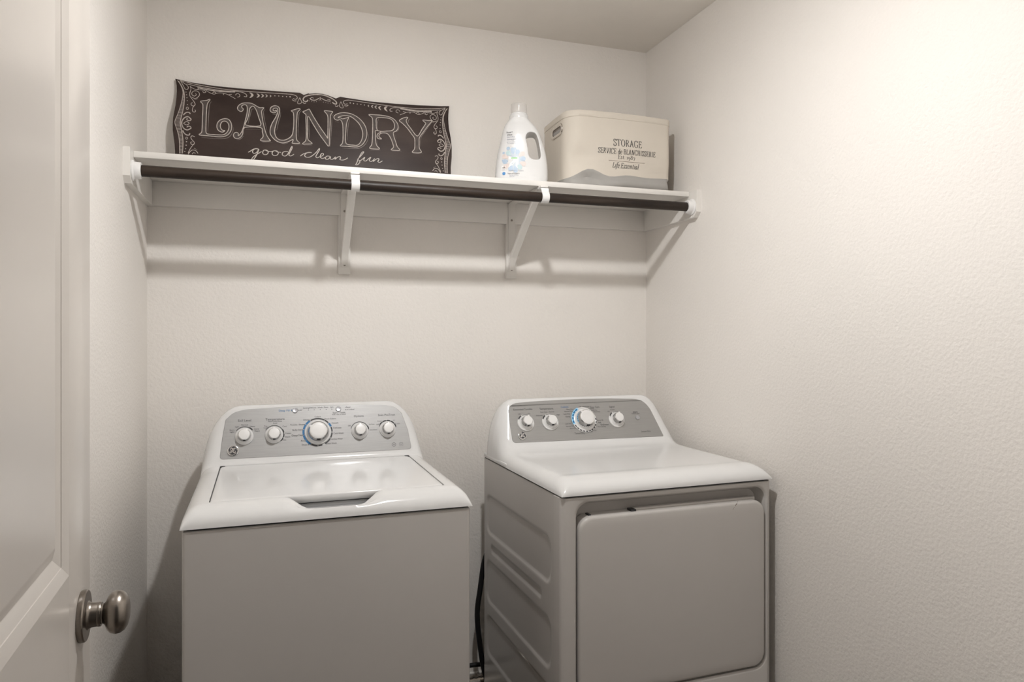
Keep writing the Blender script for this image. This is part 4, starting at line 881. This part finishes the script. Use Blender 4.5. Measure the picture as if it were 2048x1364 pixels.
aw.build('label_box', M_PWHITE, jug, 0)
gr = MB(); tri_fill(gr, [(-.0800, .0925), (-.0590, .0925), (-.0590, .0885), (-.0800, .0885)], [], J3); gr.build('label_tag', M_GREEN, jug, 0)
dr_ = MB(); disc(dr_, -.1048, .0385, .0055, J2, 16); dr_.build('label_drop', M_MIDB, jug, 0)
tx = MB()
for s, x, z, sz in (('free+', -.0845, .1815, .0098), ('clear', -.0845, .1730, .0098), ('64', -.1052, .0585, .0085)): print_text(tx, s, x, z, sz, J3)
for s, x, z, sz in (('hypo', -.0850, .0380, .0070), ('allergenic', -.0640, .0380, .0070)): print_text(tx, s, x, z, sz, J3)
tx.build('label_print', M_PRINT2, jug, 0)['kind'] = 'stuff'
tx = MB()
for s, x, z, sz in (('laundry', -.0810, .1650, .0088), ('detergent', -.0770, .1565, .0088), ('dye and perfume free', -.0750, .1470, .0046), ('for sensitive skin', -.0770, .1420, .0046), ('loads', -.1052, .0525, .0045), ('POWERFUL CLEAN', -.0632, .0470, .0060), ('he high efficiency', -.0700, .0320, .0045), ('100 FL OZ', -.0780, .0275, .0040)): print_text(tx, s, x, z, sz, J3)
tx.build('label_print', mat('soft_grey_print', (0.34, 0.36, 0.42), 0.5, var=0.05), jug, 0)['kind'] = 'stuff'

# ================================================================== storage basket
bk = thing('storage_basket', 'cream canvas storage bin with grey base and STORAGE lettering on the shelf', 'storage bin', (1.0, 2.252, ZS))
BX0, BX1, BD, BH = -0.036, 0.372, 0.262, 0.266
NB = 14
def perim(i):   # dense rounded rectangle, front at y = 0
    base = rrect(BX0 + i, BX1 - i, i, BD - i, [max(0.004, r - i) for r in (0.022, 0.04, 0.05, 0.055)], 8)
    out = []
    for a, b in zip(base, base[1:] + base[:1]):
        L = math.hypot(b[0] - a[0], b[1] - a[1]); k = 16 if L > 0.03 else 1
        for q in range(k): out.append((a[0] + (b[0] - a[0]) * q / k, a[1] + (b[1] - a[1]) * q / k))
    return out
def zb(x, y):
    w = 1 - smoothstep(0.0, 0.10, y)
    c = 0.030 + 0.034 * math.exp(-((x - 0.050) / 0.055) ** 2) + 0.020 * smoothstep(0.05, 0.20, x) + 0.002 * math.sin(x * 40)
    return c * w + 0.034 * (1 - w)
def bulge(x, z):       # front face, positive = pushed in
    return 0.016 * math.exp(-((x - 0.010) / 0.045) ** 2 - ((z - 0.105) / 0.038) ** 2) - 0.005 * math.exp(-((x - 0.16) / 0.14) ** 2 - ((z - 0.12) / 0.09) ** 2) + 0.006 * math.exp(-((x - 0.355) / 0.05) ** 2 - ((z - 0.06) / 0.03) ** 2)
def bp(p, z, frac):
    x, y = p
    f = 1 - smoothstep(0.0, 0.03, y)
    return (x, y + bulge(x, z) * f, z)
base_p = perim(0.0)
def top_z(x, y): return BH + 0.004 * math.sin((x + 0.05) * 7.5) - 0.003 * smoothstep(0.1, 0.25, y)
rings = []
for k in range(0, 19):
    t = k / 18
    ring = []
    for p in base_p:
        z = zb(*p) + (top_z(*p) - zb(*p)) * t
        ring.append(bp(p, z, t))
    rings.append(ring)
inn = perim(0.0035)
rings.append([(x, y + bulge(x, BH) * (1 - smoothstep(0, 0.03, y)), top_z(x, y) + 0.0006) for x, y in perim(0.0015)])
for t in (0.995, 0.8, 0.6, 0.42):
    rings.append([(x, y + (bulge(x, BH * t) * (1 - smoothstep(0, 0.03, y))), top_z(x, y) * t) for x, y in inn])
MB().loft(rings, cap0=False, cap1=True).build('basket_body', M_CANVAS, bk, 60)
# rim band
rr_ = []
for off, dz in ((0.0002, -0.0215), (-0.0016, -0.0205), (-0.0018, -0.0120), (-0.0018, -0.0015), (0.0, 0.0012)):
    rr_.append([bp((x, y), top_z(x, y) + dz, 1) for x, y in perim(off)])
MB().loft(rr_, cap0=False, cap1=False).build('rim_band', M_CANVAS, bk, 60)
# grey base, soft and folded
rings = []
for k, t in enumerate((0.0, 0.04, 0.2, 0.4, 0.6, 0.8, 0.95, 1.0)):
    ring = []
    for p in perim(0.0):
        x, y = p
        z = zb(x, y) * t
        f = 1 - smoothstep(0.0, 0.05, y)
        fold = 0.016 * math.exp(-((t - 0.55) / 0.22) ** 2) * f * math.exp(-((x - (0.055 + 0.1 * (0.55 - t))) / 0.045) ** 2)
        out = -0.016 * math.sin(math.pi * min(1, t * 1.15)) * f * smoothstep(0.06, 0.16, x)
        ins = 0.010 * (1 - min(1, t / 0.12)) + 0.012 * math.exp(-((x - BX1) / 0.018) ** 2) * math.sin(math.pi * t)
        cx, cy = (BX0 + BX1) / 2, BD / 2
        dx, dy = cx - x, cy - y; L = math.hypot(dx, dy)
        q = bp((x + dx / L * ins, y + dy / L * ins + fold + out), z, t)
        ring.append((q[0], q[1], z))
    rings.append(ring)
MB().loft(rings, cap1=False).build('basket_base', M_CANVG, bk, 60)
# metal grip eyelet on the left side
gf = lambda x, y, h: (BX0 - h, 0.097 - x * 1.0, 0.214 + y)
mb = MB()
stad = lambda hw, hh, h: [gf(x, y, h) for x, y in rrect(-hw, hw, -hh, hh, hh * 0.999, 8)]
mb.loft([stad(0.050, 0.0215, 0.0), stad(0.049, 0.0205, 0.0035), stad(0.044, 0.0155, 0.0042), stad(0.0395, 0.0115, 0.0030), stad(0.0390, 0.0110, -0.001)], cap0=False, cap1=False)
eye = mb.build('grip_eyelet', mat('eyelet_steel', (0.62, 0.58, 0.53), 0.25, metal=1.0, var=0.05), bk)
mb = MB(); mb.loft([stad(0.0392, 0.0112, 0.0004), stad(0.036, 0.008, 0.0008)], cap0=False); mb.build('grip_opening', mat('grip_shade', (0.22, 0.19, 0.165), 0.6, var=0.1), eye)
mb = MB(); mb.loft([[gf(x, y - 0.0035, h) for x, y in rrect(-0.030, 0.030, -0.007, 0.005, 0.004, 4)] for h in (0.0009, 0.0020)]); mb.build('grip_lining', M_CANVG, eye)

# roman lettering drawn as pen strokes
GL = {}
def E(pts, sub=6, closed=False): return catmull(pts, sub, closed)
hs = lambda x, y, w=0.13: [(x - w * 0.72, y), (x + w * 0.72, y)]
oval = lambda cx, cy, rx, ry: [(cx + rx * math.cos(R(a)), cy + ry * math.sin(R(a))) for a in range(0, 361, 15)]
GL['S'] = (0.60, [E([(.50, .74), (.47, .92), (.30, 1.0), (.12, .92), (.09, .74), (.20, .60), (.38, .48), (.52, .34), (.50, .12), (.31, .0), (.12, .08), (.08, .28)]), [(.50, .72), (.50, .97)], [(.08, .30), (.08, .03)]])
GL['T'] = (0.70, [[(.35, 0), (.35, 1)], [(.03, .98), (.67, .98)], [(.03, .98), (.03, .82)], [(.67, .98), (.67, .82)], hs(.35, .02)])
GL['O'] = (0.80, [oval(.40, .5, .33, .50)])
GL['R'] = (0.74, [[(.16, 0), (.16, 1)], E([(.16, .98), (.36, .98), (.52, .88), (.52, .66), (.36, .52), (.16, .52)]), [(.32, .52), (.62, .03), (.70, .03)], hs(.16, .02), hs(.10, .98, .08)])
GL['A'] = (0.76, [[(.10, .02), (.37, 1)], [(.35, 1), (.64, .02)], [(.20, .36), (.52, .36)], hs(.10, .02, .10), hs(.64, .02, .12)])
GL['G'] = (0.78, [E([(.64, .76), (.55, .95), (.38, 1.0), (.17, .88), (.07, .5), (.17, .12), (.38, .0), (.54, .04), (.64, .12)]), [(.64, .10), (.64, .42)], hs(.62, .42, .12), [(.64, .74), (.64, .97)]])
GL['E'] = (0.66, [[(.16, 0), (.16, 1)], [(.05, .98), (.56, .98), (.56, .80)], [(.16, .52), (.44, .52)], [(.44, .62), (.44, .42)], [(.05, .02), (.60, .02), (.60, .22)]])
GL['V'] = (0.74, [[(.08, .98), (.36, 0)], [(.36, 0), (.62, .98)], hs(.10, .98, .11), hs(.62, .98, .10)])
GL['I'] = (0.36, [[(.18, 0), (.18, 1)], hs(.18, .02), hs(.18, .98)])
GL['C'] = (0.74, [E([(.62, .74), (.54, .95), (.38, 1.0), (.17, .88), (.07, .5), (.17, .12), (.38, .0), (.56, .08), (.64, .26)]), [(.63, .72), (.63, .97)]])
GL['B'] = (0.68, [[(.16, 0), (.16, 1)], E([(.05, .98), (.36, .98), (.50, .88), (.50, .66), (.36, .53), (.16, .53)]), E([(.30, .53), (.48, .49), (.57, .32), (.50, .08), (.34, .02), (.05, .02)])])
GL['L'] = (0.62, [[(.16, 0), (.16, 1)], hs(.16, .98), [(.05, .02), (.56, .02), (.56, .24)]])
GL['N'] = (0.80, [[(.14, .02), (.14, .98)], [(.14, .98), (.64, .02)], [(.64, 0), (.64, .98)], hs(.14, .02, .10), hs(.08, .98, .09), hs(.64, .98, .10)])
GL['H'] = (0.80, [[(.16, 0), (.16, 1)], [(.62, 0), (.62, 1)], [(.16, .52), (.62, .52)], hs(.16, .02), hs(.16, .98), hs(.62, .02), hs(.62, .98)])
GL['d'] = (0.56, [oval(.24, .31, .18, .31), [(.42, 0), (.42, 1.02)], hs(.36, 1.0, .07), hs(.47, .02, .06)])
GL['e'] = (0.52, [E([(.09, .36), (.44, .36), (.42, .55), (.27, .64), (.12, .54), (.07, .30), (.14, .08), (.30, .0), (.45, .12)])])
GL['s'] = (0.44, [E([(.36, .48), (.30, .62), (.18, .63), (.09, .52), (.12, .40), (.30, .26), (.36, .14), (.26, .01), (.12, .02), (.06, .17)])])
GL['t'] = (0.40, [E([(.18, .86), (.18, .5), (.18, .14), (.25, .01), (.38, .08)]), [(.04, .63), (.36, .63)]])
GL['1'] = (0.40, [[(.20, 0), (.20, .62)], hs(.20, .02), hs(.14, .60, .07)])
GL['9'] = (0.52, [oval(.25, .40, .17, .23), E([(.42, .42), (.42, .14), (.32, -.14), (.14, -.26)])])
GL['8'] = (0.52, [oval(.25, .76, .15, .20), oval(.25, .28, .19, .27)])
GL['7'] = (0.52, [[(.06, .60), (.46, .60)], [(.46, .60), (.20, -.26)], [(.06, .60), (.06, .46)]])
GL['f'] = (0.36, [E([(.42, .96), (.34, 1.06), (.24, .98), (.20, .7), (.16, .2), (.10, -.20), (-.02, -.28)]), [(.04, .62), (.38, .62)]])
GL['i'] = (0.28, [E([(.08, .60), (.14, .60), (.14, .30), (.14, .06), (.26, .04)]), [(.13, .86), (.15, .94)]])
GL['n'] = (0.58, [[(.13, 0), (.13, .62)], E([(.13, .46), (.26, .62), (.40, .58), (.43, .40), (.43, .10), (.54, .04)]), hs(.09, .60, .05)])
GL['a'] = (0.54, [oval(.22, .30, .16, .30), E([(.40, .60), (.40, .3), (.40, .08), (.50, .05)])])
GL['l'] = (0.28, [E([(.08, 1.0), (.14, 1.0), (.14, .5), (.14, .08), (.25, .05)])])
GL['ſ'] = GL['s']
def roman(mb, s, xc, z0, cap, fn, total=None, shear=0.0, th=(0.042, 0.100), gap=0.055):
    w = sum((GL[c][0] if c != ' ' else 0.32) + gap for c in s)
    sx = cap if total is None else total / w
    x = xc - w * sx / 2
    for c in s:
        if c != ' ':
            for st in GL[c][1]:
                pts = [(x + p[0] * sx + shear * p[1] * cap, z0 + p[1] * cap) for p in st]
                ribbon(mb, pts, lambda dx, dy: cap * (th[0] + (th[1] - th[0]) * abs(dy)), fn)
        x += ((GL[c][0] if c != ' ' else 0.32) + gap) * sx
mb = MB()
bf = lambda x, z: (x, bulge(x, z) - 0.0010, z)
roman(mb, 'STORAGE', 0.1937, 0.1530, 0.0240, bf, total=0.115)
roman(mb, 'SERVICE', 0.1120, 0.1240, 0.0190, bf, total=0.0705, shear=0.08)
roman(mb, 'de', 0.1620, 0.1245, 0.0185, bf, total=0.0170, shear=0.08)
roman(mb, 'BLANCHISSERIE', 0.2410, 0.1250, 0.0185, bf, total=0.1300, shear=0.05)
roman(mb, 'Est', 0.1665, 0.1080, 0.0140, bf, total=0.0265)
roman(mb, '1987', 0.2050, 0.1080, 0.0140, bf, total=0.0365, th=(0.05, 0.11))
roman(mb, 'Life', 0.1455, 0.0755, 0.0185, bf, total=0.0280, shear=0.22)
roman(mb, 'Essential', 0.2000, 0.0755, 0.0185, bf, total=0.0730, shear=0.22)
mb.build('lettering', mat('bin_print', (0.045, 0.043, 0.045), 0.7, var=0.1), bk, 0)['kind'] = 'stuff'
mb = MB(); ribbon(mb, [(0.118, 0.0995), (0.190, 0.0995), (0.262, 0.0995)], 0.0012, bf); mb.build('print_rule', mat('bin_rule', (0.25, 0.19, 0.16), 0.7, var=0.1), bk, 0)

# ================================================================== behind the machines
cord = MB().tube(catmull([(0.775, 2.425, 0.80), (0.750, 2.430, 0.66), (0.727, 2.438, 0.56), (0.7146, 2.44, 0.5157), (0.7015, 2.44, 0.427), (0.6922, 2.44, 0.365), (0.6922, 2.44, 0.312), (0.7015, 2.44, 0.229), (0.7127, 2.44, 0.156), (0.7278, 2.44, 0.092), (0.738, 2.44, 0.012)], 5), 0.0095, 14).build('power_cord', M_RUBBER)
tag(cord, 'thick black power cord hanging beside the rear edge of the dryer', 'cord')
hose = MB().tube(catmull([(0.50, 2.500, 0.125), (0.60, 2.500, 0.131), (0.692, 2.500, 0.132), (0.734, 2.500, 0.1296), (0.84, 2.500, 0.128)], 5), 0.0080, 14).build('water_hose', M_RUBBER)
tag(hose, 'black hose running level along the wall in the gap between the machines', 'hose')
duct = thing('vent_duct', 'shiny metal vent duct low on the wall between the machines', 'duct', (0.60, 2.495, 0.062))
pr_ = []
for i in range(29): pr_.append((0.030 + (0.0035 if i % 2 else 0.0), 0.01 * i))
MB().lathe([(0.0, 0.0)] + pr_ + [(0.0, 0.28)], lambda x, y, h: (h, x, y), 24).build('duct_tube', M_FOIL, duct, 60)
MB().lathe([(0.0318, 0.130), (0.0365, 0.130), (0.0365, 0.146), (0.0318, 0.146)], lambda x, y, h: (h, x, y), 24).build('clamp_band', M_SCREW, duct)
